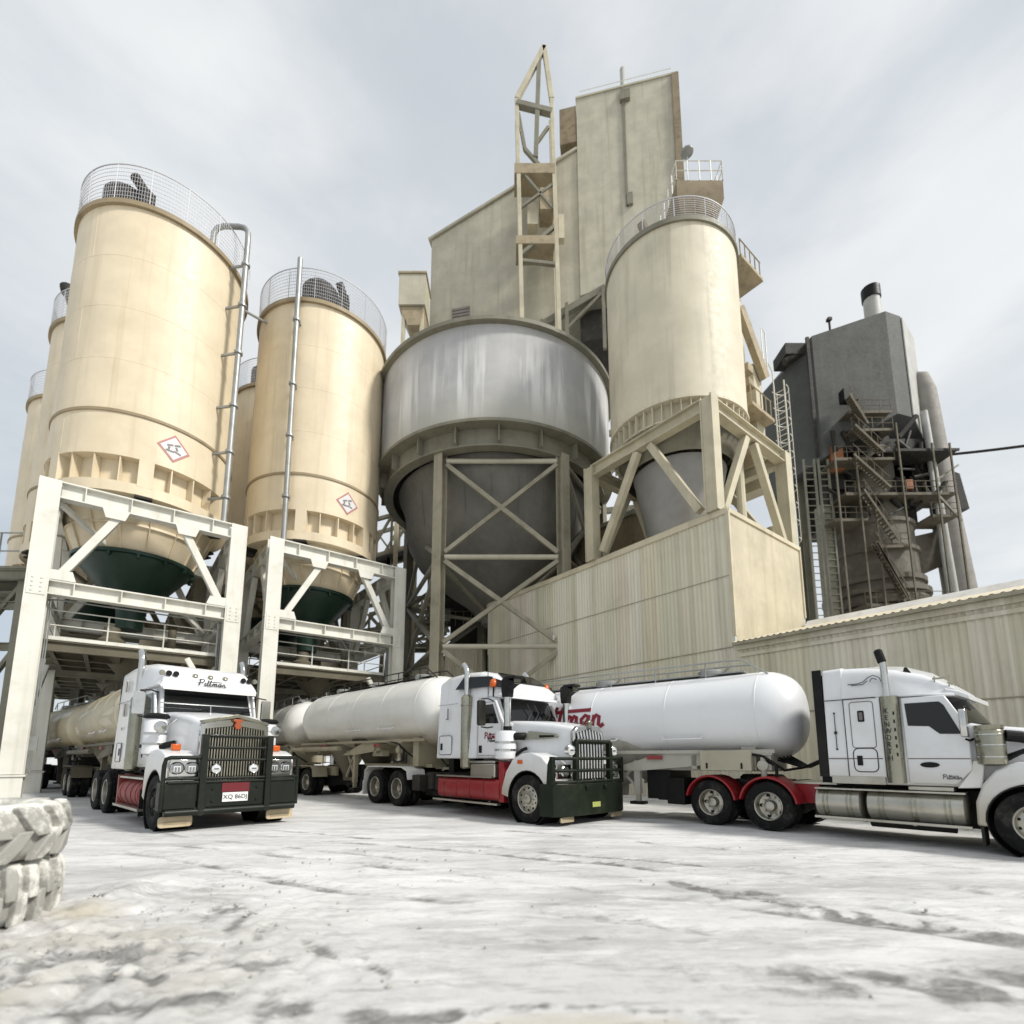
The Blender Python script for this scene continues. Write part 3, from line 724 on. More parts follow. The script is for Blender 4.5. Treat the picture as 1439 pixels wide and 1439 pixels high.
# ------------------------------------------------------------------ grey hopper bin on its braced tower
def hopper():
    cx, cy, R = -1.07, 30.5, 7.2
    root = thing('hopper_bin', 'huge round streaky grey hopper bin on tall braced legs', 'hopper bin', (cx, cy, 0))
    mb = MB(); mb.lathe([(R, 18.1), (R, 23.6)], 128, cap=False); mb.build('shell', m_hop, root)
    mb = MB(); mb.lathe([(R - .05, 23.5), (R + .32, 23.5), (R + .32, 23.72), (R, 23.74), (R - .5, 23.9), (.5, 25.2), (.05, 25.2)], 128); mb.build('roof', m_olive, root)
    mb = MB(); mb.lathe([(R - .9, 17.0), (R - .36, 17.0), (R - .36, 17.10), (R - .5, 17.12), (R - .5, 17.98), (R + .16, 18.0), (R + .16, 18.16), (R - .1, 18.16)], 128, cap=False)
    for i in range(0, 40, 2):
        mb.box((R - .29, 0, 17.55), (.4, .06, .9), Matrix.Rotation(2 * pi * i / 40 + .06, 4, 'Z'))
    mb.build('ring_beam', m_olive, root)
    mb = MB(); mb.lathe([(R - 1.25, 17.2), (5.55, 16.2), (5.3, 14.2), (4.7, 13.1), (3.9, 12.35), (2.9, 11.5), (1.6, 10.6), (.9, 10.1), (.8, 9.5)], 96)
    for i in range(24):
        a = 2 * pi * i / 24; mb.beam((5.56 * cos(a), 5.56 * sin(a), 16.2), (5.31 * cos(a), 5.31 * sin(a), 14.2), .02, .05, (cos(a), sin(a), 0))
    mb.build('cone', M_('dark_cone_steel', (.14, .135, .115), .75, dirt=(.2, .19, .16), amt=.5, dscale=.6, streak=.4), root)
    P = [(-2.62, -5.9), (3.68, -5.9), (6.6, -.6), (4.6, 4.9), (-1.2, 6.6), (-6.0, 2.9)]
    legs = []
    for i, (x, y) in enumerate(P):
        z0 = 0
        mb = MB(); mb.ibeam((x, y, z0), (x, y, 17.0), .5, .5, .06, (x * .2, -1, 0)); mb.build('column', m_frameold if i < 2 else m_olive, root)
    def tb(p0, p1, r=.15, m=m_frameold, nm='tube_brace'): MB().tube(p0, p1, r, 12).build(nm, m, root)
    n = len(P); m_tube = M_('cream_tube_paint', (.47, .44, .34), .5, dirt=(.3, .27, .2), amt=.4)
    for i in range(n):
        (x0, y0), (x1, y1) = P[i], P[(i + 1) % n]
        m = m_frameold if i == 0 else m_olive
        d = V((x1 - x0, y1 - y0, 0)).normalized() * .3
        q = lambda z, e: (x0 + d.x, y0 + d.y, z) if e == 0 else (x1 - d.x, y1 - d.y, z)
        for z in (16.7, 11.5, 6.9): tb(q(z, 0), q(z, 1), .13, m_tube if i == 0 else m)
        for (za, zb) in ((11.75, 16.5), (7.1, 11.3), (2.2, 6.7)):
            MB().beam(q(za, 0), q(zb, 1), .2, .2).build('brace', m, root); MB().beam(q(zb, 0), q(za, 1), .17, .23).build('brace', m, root)
    # inner ties meeting under the cone
    for i in range(n):
        x, y = P[i]; MB().beam((x * .95, y * .95, 11.2), (x * .12, y * .12, 9.9), .16, .16).build('tie', m_olive, root)
hopper()

# ------------------------------------------------------------------ corrugated shed
def corr(mb, p0, p1, z0, z1, pitch=.17, dep=.018, nrm=(-1, 0)):
    """corrugated sheet from p0 to p1 (xy), as a solid skin of real ribs"""
    p0 = V((*p0, 0)); p1 = V((*p1, 0)); d = p1 - p0; L = d.length; d.normalize(); nn = V((*nrm, 0))
    k = int(L / pitch) * 8; top = []; bot = []
    vs = []; fs = []
    for i in range(k + 1):
        s_ = L * i / k; w = cos(2 * pi * s_ / pitch); w = max(-.75, min(.75, w * 1.4))
        q = p0 + d * s_ + nn * (dep * w)
        zt = z1(s_) if callable(z1) else z1
        zb = z0(s_) if callable(z0) else z0
        vs += [(q.x, q.y, zb), (q.x, q.y, zt)]
        if i: fs.append((2 * i - 2, 2 * i, 2 * i + 1, 2 * i - 1))
    mb.add(vs, fs)
def shed():
    root = thing('corrugated_shed', 'long weathered beige corrugated shed with a tall box-shaped end behind the tankers', 'shed', (7.75, 17.4, 0), AZ)
    mb = MB(); corr(mb, (0, 14.9), (0, 0), 0, 10.36); corr(mb, (0, 14.9), (8, 14.9), 0, 10.36, nrm=(0, 1)); mb.build('front_wall', m_clad, root, ang=60)
    mb = MB(); corr(mb, (.03, -.03), (5.7, -.03), lambda s: 5.45 + s * .25, 10.36, .09, .01, (0, -1)); mb.build('end_wall', m_cladend, root, ang=60)
    mb = MB(); mb.bb(-.05, 5.75, .02, 14.9, 10.38, 10.46); mb.bb(-.07, .02, -.06, 14.95, 10.22, 10.40); mb.bb(-.02, 5.76, -.09, -.035, 10.25, 10.42); mb.bb(-.06, .05, -.085, .03, 5.7, 10.3); mb.bb(5.68, 5.76, -.09, .02, 7.3, 10.3)
    mb.build('roof', m_cladend, root)
    mb = MB(); corr(mb, (0, 0), (0, -26), 0, 5.46); mb.build('annex_wall', m_clad, root, ang=60)
    # annex roof: corrugated sheets rising from the eave to a ridge
    mb = MB(); vs = []; fs = []; k = 26 * 40; Ln = 26
    for i in range(k + 1):
        y = -.06 - Ln * i / k; w = .022 * cos(2 * pi * Ln * i / k / .2)
        vs += [(-.28, y, 5.42 + w), (5.7, y, 6.93 + w), (9.5, y, 6.6 + w)]
        if i: fs += [(3 * i - 3, 3 * i, 3 * i + 1, 3 * i - 2), (3 * i - 2, 3 * i + 1, 3 * i + 2, 3 * i - 1)]
    mb.add(vs, fs); mb.build('annex_roof', m_cladend, root, ang=70)
    mb = MB(); mb.bb(-.10, -.04, -26, -.08, 5.16, 5.38); mb.bb(-.065, -.035, -26, -.12, 4.92, 5.04); mb.build('fascia', m_clad, root)
    mb = MB(); mb.bb(-.024, -.018, -26, -.1, 2.9, 2.94); mb.bb(-.024, -.018, .05, 14.9, 5.3, 5.34); mb.bb(-.024, -.018, .05, 14.9, 7.9, 7.93); mb.build('sheet_lap', m_frameold, root)
    for y_ in (-7.8, -15.5):
        mb = MB(); mb.tube((-.09, y_, .2), (-.09, y_, 5.1), .05, 10); mb.path([(-.09, y_, 5.05), (-.16, y_, 5.2), (-.2, y_, 5.36)], .05, 8); mb.build('downpipe', m_clad, root)
    mb = MB(); mb.bb(-.34, -.2, -26, -.06, 5.30, 5.40); mb.build('gutter', m_frameold, root)
    mb = MB(); mb.prism([(5.2, 6.75), (5.5, 7.1), (5.9, 7.14), (6.3, 6.95), (6.3, 6.8)], -26, -.2); mb.build('ridge_cap', m_whited, root)
    mb = MB(); mb.tube((-.06, 9.1, 7.35), (-.16, 9.1, 7.4), .05); mb.tube((-.16, 9.1, 7.45), (-.16, 9.1, 7.2), .04); mb.build('wall_lamp', m_frame, root)
shed()
def lowhut():
    root = thing('low_shed', 'low beige corrugated shed seen behind the middle truck, left of the tall shed', 'shed', (-9.5, 33.5, 0), 0)
    mb = MB(); corr(mb, (0, 0), (7.4, 0), 0, lambda s: 6.4 + s * .31, .17, .03, (0, -1)); corr(mb, (5.2, -1.2), (7.6, -1.2), 0, 8.6, .17, .03, (0, -1)); mb.build('wall', m_clad, root, ang=60)
    mb = MB(); mb.beam((-.2, .3, 6.45), (7.6, .3, 8.87), 1.4, .14); mb.bb(5.1, 7.7, -1.25, 0, 8.62, 8.74); mb.build('roof', m_olive, root)
lowhut()

# ------------------------------------------------------------------ tall right silo over the shed
def rsilo():
    c = V((7.7, 22.0, 0)); R = 3.02
    root = thing('round_silo', 'tall pale streaked round silo on a beige frame above the shed corner', 'silo', c)
    m_rs = M_('pale_streaked_silo', (.60, .55, .42), .6, dirt=(.36, .33, .24), amt=.35, dscale=.4, streak=.6, var=.08)
    mb = MB(); mb.lathe([(R, 16.1), (R, 24.5)], 96, cap=False); mb.build('shell', m_rs, root)
    mb = MB(); mb.lathe([(R - .02, 24.4), (R + .1, 24.4), (R + .1, 24.62), (R - .1, 24.64), (.1, 25.3)], 96); mb.build('roof', m_olive, root)
    mb = MB(); mb.lathe([(R - .3, 15.25), (R - .3, 16.1)], 96, cap=False); mb.lathe([(R - .35, 16.08), (R + .06, 16.08), (R + .06, 16.2), (R - .1, 16.22)], 96, cap=False)
    for i in range(48): mb.box((R - .14, 0, 15.65), (.26, .03, .84), Matrix.Rotation(2 * pi * i / 48, 4, 'Z'))
    mb.lathe([(R - .5, 15.3), (R - .1, 15.3), (R - .1, 15.36), (R - .5, 15.36)], 96, cap=False)
    mb.build('skirt', m_rs, root)
    m_cone = M_('grey_cone_steel', (.29, .285, .275), .45, dirt=(.22, .21, .2), amt=.5)
    mb = MB(); mb.lathe([(2.7, 15.3), (2.35, 14.2)], 72, cap=False); mb.mat(1); mb.lathe([(2.05, 14.25), (2.0, 14.1), (1.35, 10.6), (.9, 9.8)], 72); mb.build('cone', [m_olive, m_cone], root)
    mesh_rail(R + .02, 24.64, 1.0, root, m_meshw, .45, 14)
    mb = MB(); M = Matrix.Rotation(AZ, 4, 'Z')
    mb.loft([[(.5, -.9, 26.6), (2.0, -.9, 26.6), (2.0, .7, 26.6), (.5, .7, 26.6)], [(.1, -1.4, 27.6), (2.3, -1.4, 27.6), (2.3, 1.1, 27.6), (.1, 1.1, 27.6)], [(.1, -1.4, 28.6), (2.3, -1.4, 28.6), (2.3, 1.1, 28.6), (.1, 1.1, 28.6)]])
    for x in (.5, 1.9):
        for y in (-.8, .6): mb.beam((x, y, 24.6), (x, y, 26.7), .12, .12)
    mb.tube((-1.0, -1.2, 24.6), (-1.7, -1.6, 26.0), .22); mb.tube((.4, -1.2, 25.2), (.6, -1.0, 26.9), .15)
    mb.build('roof_filter', m_rust, root)
    mb = MB()
    for p0, p1 in (((.1, -1.4), (2.3, -1.4)), ((2.3, -1.4), (2.3, 1.1)), ((.1, -1.4), (.1, 1.1))):
        for k in range(5):
            q = V(p0).lerp(V(p1), k / 4); mb.tube((q.x, q.y, 28.6), (q.x, q.y, 29.7), .03, 5)
        for z in (29.15, 29.7): mb.tube((*p0, z), (*p1, z), .025, 5)
    mb.build('top_rail', m_frame, root)
    mb = MB(); mb.tube((1.0, -.6, 28.6), (1.0, -.6, 31.2), .035, 6); mb.lathe([(.05, 0), (.3, .1), (.32, .16), (.05, .2)], 12, Matrix.Translation((1.0, -.6, 31.15))); mb.build('wind_vane', m_galv, root)
    # frame
    fr = thing('silo_stand', 'beige braced stand under the tall round silo, on the shed corner', 'steel frame', (7.5, 17.8, 0), AZ)
    Wd, Dp = 6.0, 6.1
    for x, y in ((0, 0), (0, Dp), (Wd, 0), (Wd, Dp)):
        b = 10.47 if x < 5.8 else 0
        mb = MB(); mb.ibeam((x, y, b if y < 14 else 0), (x, y, 15.1), .5, .5, .06, (0, 1, 0)); mb.bb(x - .22, x + .22, y - .2, y + .2, b, 15.05); mb.build('column', m_frameold2, fr)
    for (p0, p1) in (((0, .26), (0, Dp - .26)), ((.26, 0), (Wd - .26, 0)), ((Wd, .26), (Wd, Dp - .26)), ((.26, Dp), (Wd - .26, Dp))):
        mb = MB(); mb.ibeam((*p0, 14.85), (*p1, 14.85), .4, .55, .05); mb.build('beam', m_frameold2, fr)
        a = V(p0); b = V(p1); mid = a.lerp(b, .5)
        m0 = a.lerp(b, .44); m1 = a.lerp(b, .56)
        MB().beam((*a.lerp(b, .06), 10.75), (m0.x, m0.y, 14.55), .3, .3).build('brace', m_frameold2, fr, bevel=.02)
        MB().beam((*a.lerp(b, .94), 10.75), (m1.x, m1.y, 14.55), .3, .3).build('brace', m_frameold2, fr, bevel=.02)
    mb = MB(); mb.bb(.3, .5, .2, 5.8, 10.5, 10.7); mb.tube((3.2, .6, 10.5), (3.2, .6, 14.4), .18); mb.build('riser_pipe', m_frameold2, fr)
    # stair and ladder tower on its right
    st = thing('access_tower', 'narrow pale access tower with caged ladder right of the round silo', 'ladder tower', (13.3, 23.4, 0), AZ)
    mb = MB(); mb.bb(-1.0, -.2, .6, 2.4, 14.5, 21.2); mb.bb(-2.2, -.9, 1.0, 2.6, 19.0, 25.2); mb.build('casing', m_frameold2, st)
    MB().beam((-2.4, .4, 23.4), (-.2, .4, 20.6), .3, .6).build('stair_flight', m_rust2, st)
    for z in (18.2, 15.75, 26.2):
        mb = MB(); mb.bb(-2.4, -.2, .1, 2.2, z - .18, z)
        for k in range(5): mb.tube((-2.3 + k * .5, .2, z), (-2.3 + k * .5, .2, z + 1.0), .03, 5)
        mb.tube((-2.3, .2, z + 1), (-.2, .2, z + 1), .03, 5)
        mb.build('platform', m_rust2, st)
    for z in (16.1, 16.9, 19.5, 20.3): MB().box((-1.9, .5, z), (.5, .4, .4)).build('junction_box', m_rust2, st)
    mb = MB()
    for y in (-.25, .25): mb.tube((.35, y, 9.8), (.35, y, 20.4), .035, 6)
    for k in range(34): mb.tube((.35, -.25, 10 + k * .3), (.35, .25, 10 + k * .3), .02, 5)
    for k in range(10):
        z = 12 + k * .9; pts = [(.35 + .7 * sin(pi * t / 8), -.35 * cos(pi * t / 8), z) for t in range(9)]; mb.path(pts, .02, 5)
    for t in (1.5, 4, 6.5): mb.tube((.35 + .7 * sin(pi * t / 8), -.35 * cos(pi * t / 8), 12), (.35 + .7 * sin(pi * t / 8), -.35 * cos(pi * t / 8), 20.1), .02, 5)
    mb.path([(.35, .25, 20.4), (.3, .25, 21.2), (-.3, .25, 21.6)], .03); mb.path([(-.2, .25, 21.2), (-.2, .25, 23.2), (-.6, .25, 23.2), (-.6, .25, 21.4)], .03)
    mb.build('caged_ladder', m_frame, st)
    mb = MB(); mb.tube((.6, 1.0, 0), (.6, 1.0, 13), .3, 14); mb.tube((.3, .9, 10.2), (6, 3, 10.6), .22, 12); mb.build('duct', m_frameold2, st)
m_frameold2 = M_('frame_cream_paint', (.50, .455, .33), .55, dirt=(.3, .26, .17), amt=.4, dscale=1.2, streak=.35)
m_rust2 = M_('tan_dusty_steel', (.34, .28, .18), .75, dirt=(.14, .1, .06), amt=.6, dscale=2)
rsilo()

# ------------------------------------------------------------------ tall process building behind
def building():
    root = thing('process_building', 'tall pale windowless process building with a stepped sloping roof, behind the hopper bin', 'building', (6.07, 40, 0), atan2(-.2, .98))
    low = [(-14.1, 36), (-14.1, 50.9), (-.02, 57.3), (-.02, 41.9), (-6, 38)]
    mb = MB(); mb.prism(low, 0, 10); mb.prism([(0, 41.9), (0, 62.9), (9.0, 62.9), (9.0, 44.0)], -.15, 10); mb.build('wall', m_build, root)
    mb = MB(); mb.beam((-14.4, 5, 51.0), (-.03, 5, 57.5), 10.4, .25); mb.bb(-.05, 9.15, -.25, 10.1, 62.92, 63.1); mb.build('roof', m_build, root)
    mb = MB(); mb.bb(8.6, 9.2, -.4, -.17, 47, 62.8); mb.bb(9.02, 9.2, -.17, 10, 47, 62.8); mb.build('side_panel', m_rust, root); mb = MB(); mb.bb(-1.6, -.05, -.1, 2.5, 58.3, 62.3); mb.build('roof_box', m_rust, root)
    mb = MB(); mb.bb(-11.9, -10.2, -.08, 0.1, 40.5, 43.0)
    for k in range(7): mb.box((-11.05, -.12, 40.8 + k * .33), (1.6, .08, .16), )
    mb.build('louvre', m_vent, root)
    mb = MB(); mb.bb(4.2, 4.4, -.3, -.17, 50, 62.8); mb.bb(4.0, 4.9, -.5, -.17, 61.2, 62.2); mb.bb(4.3, 4.8, -.4, -.17, 50, 51.2); mb.build('downpipe', m_olive, root)
    mb = MB(); mb.tube((4.4, 1, 63.1), (4.4, 1, 66.8), .25, 8); mb.build('mast_pole', m_ltgrey, root)
    mb = MB()
    for k in range(9): mb.tube((.3 + k * 1.05, .1, 63.1), (.3 + k * 1.05, .1, 64.1), .03, 5)
    mb.tube((.3, .1, 64.1), (8.7, .1, 64.1), .03, 5); mb.build('roof_rail', m_frame, root)
    # legs under the building, down behind the bin
    for x in (-13.5, -7, -.5, 5, 9):
        for y in (.8, 9):
            MB().ibeam((x, y, 0), (x, y, 44 if x > 3 else 37), .7, .7, .08).build('column', m_olive, root)
    mb = MB()
    for z in (8, 15, 22, 29):
        for y in (.8, 9): mb.beam((-13.5, y, z), (9, y, z), .35, .45)
    mb.build('girt', m_olive, root)
    for i, (x0, x1) in enumerate(((-13.5, -7), (-7, -.5), (-.5, 5))):
        for z in (8, 15, 22):
            MB().beam((x0, .8, z), (x1, .8, z + 7), .25, .3).build('brace', m_olive, root)
    # dark opening with braces at the lower right
    mb = MB(); mb.bb(-.1, 9.2, .6, 9.5, 38.0, 41.0); mb.build('floor_plant', m_steeldk, root)
    mb = MB(); mb.beam((-6, -.3, 38.2), (2.2, -.3, 42.0), .5, .6); mb.tube((-5, -.3, 37), (-3.4, -.3, 40), .12); mb.beam((2.0, -.5, 36), (2.0, -.5, 42), .3, .3); mb.beam((-1.2, -.5, 36), (-1.2, -.5, 41), .3, .3); mb.beam((-1.2, -.5, 38.5), (2, -.5, 41.5), .25, .25); mb.build('canopy', m_olive, root)
    # headframe: lattice mast on the face
    hf = thing('hoist_headframe', 'pale lattice hoist headframe rising to a point beside the tall building', 'headframe', (0, 38.2, 0))
    def bars(nm, L, m):
        for (p0, p1, w) in L: MB().beam(p0, p1, w, w).build(nm, m, hf, bevel=.02)
    zf = 38.2 / 40
    k = lambda x, z, y=0: (x * zf, y, 1.5 + (z - 1.5) * zf)
    bars('leg', [(k(.9, 38), k(.45, 63.1), .34), (k(4.15, 38), k(3.75, 63.1), .34), (k(.9, 38, 1.6), k(.45, 63.1, 1.6), .3), (k(4.15, 38, 1.6), k(3.75, 63.1, 1.6), .3),
                 (k(.45, 63.1), k(3.1, 69.2), .42), (k(3.75, 63.1), k(3.1, 69.2), .42)], m_frameold2)
    bars('strut', [(k(.45, 62.6), k(3.75, 61.6), .5), (k(2.6, 68), k(2.2, 56.5), .4), (k(.6, 61.5), k(1.2, 57.5), .3), (k(1.2, 57.5), k(2.6, 55.6), .3), (k(3.4, 60), k(2.2, 58), .25), (k(.5, 55.6), k(3.8, 51.0), .22), (k(.6, 51), k(3.9, 53.8), .22),
                   (k(.8, 46.2), k(4, 49.3), .3), (k(.8, 45.6), k(4, 45.2), .3)], m_olive)
    for c_, d_ in ((k(2.1, 55.2, .8), (3.6, 2.0, 1.0)), (k(2.1, 47.6, .8), (3.3, 2.0, .8)), (k(3.2, 52.2, .8), (1.2, 1.6, 2.2))): MB().box(c_, d_).build('platform', m_rust2, hf)
    MB().box(k(1.9, 51.2, .9), (.9, .9, 2.2)).build('skip', m_frameold2, hf); MB().box(k(4.5, 49.5, .5), (.5, .6, 2.4)).build('guide_box', m_frameold2, hf)
    # small side tower at the left of the building
    sd_ = thing('side_tower', 'small pale cabin on brown brackets left of the tall building', 'cabin', (-8.5, 39.0, 0))
    mb = MB(); mb.bb(-1.3, 1.0, 0, 2.4, 40.2, 43.2); mb.build('cabin_wall', m_build, sd_)
    mb = MB(); mb.bb(-1.4, 1.1, -.1, 2.5, 43.22, 43.4); mb.build('roof', m_rust2, sd_)
    mb = MB(); mb.prism([(-1.2, 40.15), (.9, 40.15), (.6, 38.4), (-.5, 38.4)], .2, 2.0); mb.build('hopper', m_rust2, sd_)
    for x in (-.9, .7): MB().beam((x, .4, 0), (x, .4, 40.1), .3, .3).build('leg', m_frameold2, sd_)
    for z in (30, 34, 37.4): MB().beam((-.9, .4, z - 2), (.7, .4, z), .2, .2).build('brace', m_rust2, sd_)
building()

# ------------------------------------------------------------------ conveyor gantries glimpsed between the legs
def gantry(label, p0, p1, h, seg, legz=True):
    root = thing('conveyor_gantry', label, 'gantry', (0, 0, 0), 0, 'conveyor gantries behind the silos')
    p0 = V(p0); p1 = V(p1); d = (p1 - p0); L = d.length; d.normalize(); s_ = V((-d.y, d.x, 0)).normalized() * 1.1; up = V((0, 0, h))
    ch = MB()
    for sg in (-1, 1):
        for u in (V((0, 0, 0)), up): ch.beam(p0 + s_ * sg + u, p1 + s_ * sg + u, .28, .28)
    ch.build('chord', m_olive, root)
    wb = MB()
    for sg in (-1, 1):
        for i in range(seg):
            a = p0 + d * (L * i / seg) + s_ * sg; b = p0 + d * (L * (i + 1) / seg) + s_ * sg
            wb.beam(a, b + up, .18, .18); wb.beam(a + up, b, .14, .14); wb.beam(a, a + up, .18, .18)
    wb.build('lattice', m_olive, root)
    fl_ = MB(); fl_.beam(p0 + V((0, 0, .2)), p1 + V((0, 0, .2)), 2.0, .12); fl_.build('belt_deck', m_steeldk, root)
    if legz:
        for t in (.25, .8):
            q = p0 + d * L * t
            MB().beam((q.x - .6, q.y, 0), (q.x, q.y, q.z), .3, .3).beam((q.x + .6, q.y, 0), (q.x, q.y, q.z), .3, .3).build('trestle', m_olive, root)
gantry('olive lattice conveyor gantry between the second silo frame and the hopper legs', (-14, 42, 17.5), (0, 41, 21), 3.2, 7)
gantry('lower olive conveyor gantry with open lattice, under the hopper bin', (-13, 44, 12.2), (3, 43, 14.5), 2.2, 9)
gantry('level pipe gantry with railing low behind the silo frames', (-34, 47, 11.6), (-6, 47, 11.6), 1.2, 16)
def millhouse():
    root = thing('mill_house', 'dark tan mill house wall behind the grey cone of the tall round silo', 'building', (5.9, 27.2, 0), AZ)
    mb = MB(); mb.bb(0, 6.4, -1.2, 4.5, 0, 14.6); mb.build('wall', M_('dark_tan_cladding', (.17, .135, .07), .7, dirt=(.09, .07, .035), amt=.6, streak=.4), root)  # dark tan wall colour with darker streaks
    mb = MB(); mb.bb(-.15, 6.5, -1.3, 4.6, 14.62, 14.85); mb.build('roof', m_olive, root)
    mb = MB(); mb.beam((-.1, -1.0, 8), (-.1, 3.5, 14), .2, .25); mb.build('brace', m_olive, root)
    mb = MB(); mb.tube((-.12, 1.6, 13.1), (-.35, 1.6, 13.0), .09); mb.sphere((-.42, 1.6, 12.95), .16, 8); mb.build('wall_lamp', m_lens, root)
millhouse()
def hutplant():
    root = thing('drive_house', 'dark drive house standing under the hopper cone', 'plant', (-3.2, 38, 0))
    mb = MB(); mb.bb(-1.5, 2.6, 0, 4, 0, 12.5); mb.bb(-2.4, .2, -1, 2, 12.5, 15.0); mb.prism([(-2.4, 15), (1.4, 15), (.2, 16.8), (-1.2, 16.8)], 0, 3); mb.build('casing', m_steeldk, root)
    mb = MB()
    for k in range(8): mb.tube((-4 + k * .6, -1, 11.2), (-4 + k * .6, -1, 12.3), .03, 5)
    mb.tube((-4, -1, 12.3), (.2, -1, 12.3), .03, 5); mb.bb(-4, -1.6, -1, .5, 11.05, 11.2); mb.build('railing', m_olive, root)
hutplant()

# pipe rack at the far left edge
def rack():
    root = thing('pipe_rack', 'grey-brown pipe rack with walkway at the left edge, left of the front frame', 'pipe rack', (-25.6, 26, 0))
    for x, y in ((0, 0), (-2.6, 0), (0, 4), (-2.6, 4)): MB().ibeam((x, y, 0), (x, y, 11.2), .5, .5, .05, (0, 1, 0)).build('column', m_olive, root)
    mb = MB(); mb.bb(-6, 1, -.6, 4.6, 11.2, 11.35)
    for y in (-.5, 1.5, 4.4): mb.ibeam((-6, y, 10.9), (1, y, 10.9), .3, .5, .04)
    mb.build('walkway', m_olive, root)
    mb = MB()
    for k in range(5): mb.tube((-6 + k * 1.6, -.5, 11.35), (-6 + k * 1.6, -.5, 13.2), .045, 6)
    for z in (12.2, 13.2): mb.tube((-6, -.5, z), (.8, -.5, z), .04, 6)
    mb.build('railing', m_galv, root)
    for z in (3.5, 7.2, 9.4): MB().ibeam((-2.6, 0, z), (0, 0, z), .3, .4, .04).build('beam', m_olive, root)
    for z0, z1 in ((3.5, 7.0), (7.4, 10.6)): MB().beam((-2.4, 0, z0), (-.2, 0, z1), .2, .2).build('brace', m_olive, root)
    mb = MB(); mb.tube((-1.4, -.3, 0), (-1.4, -.3, 9), .14); mb.path([(-4, -.4, 9.7), (-2, -.4, 9.7), (-1.4, -.4, 9.4), (-1.4, -.4, 5)], .12); mb.build('pipe', m_galv, root)
rack()

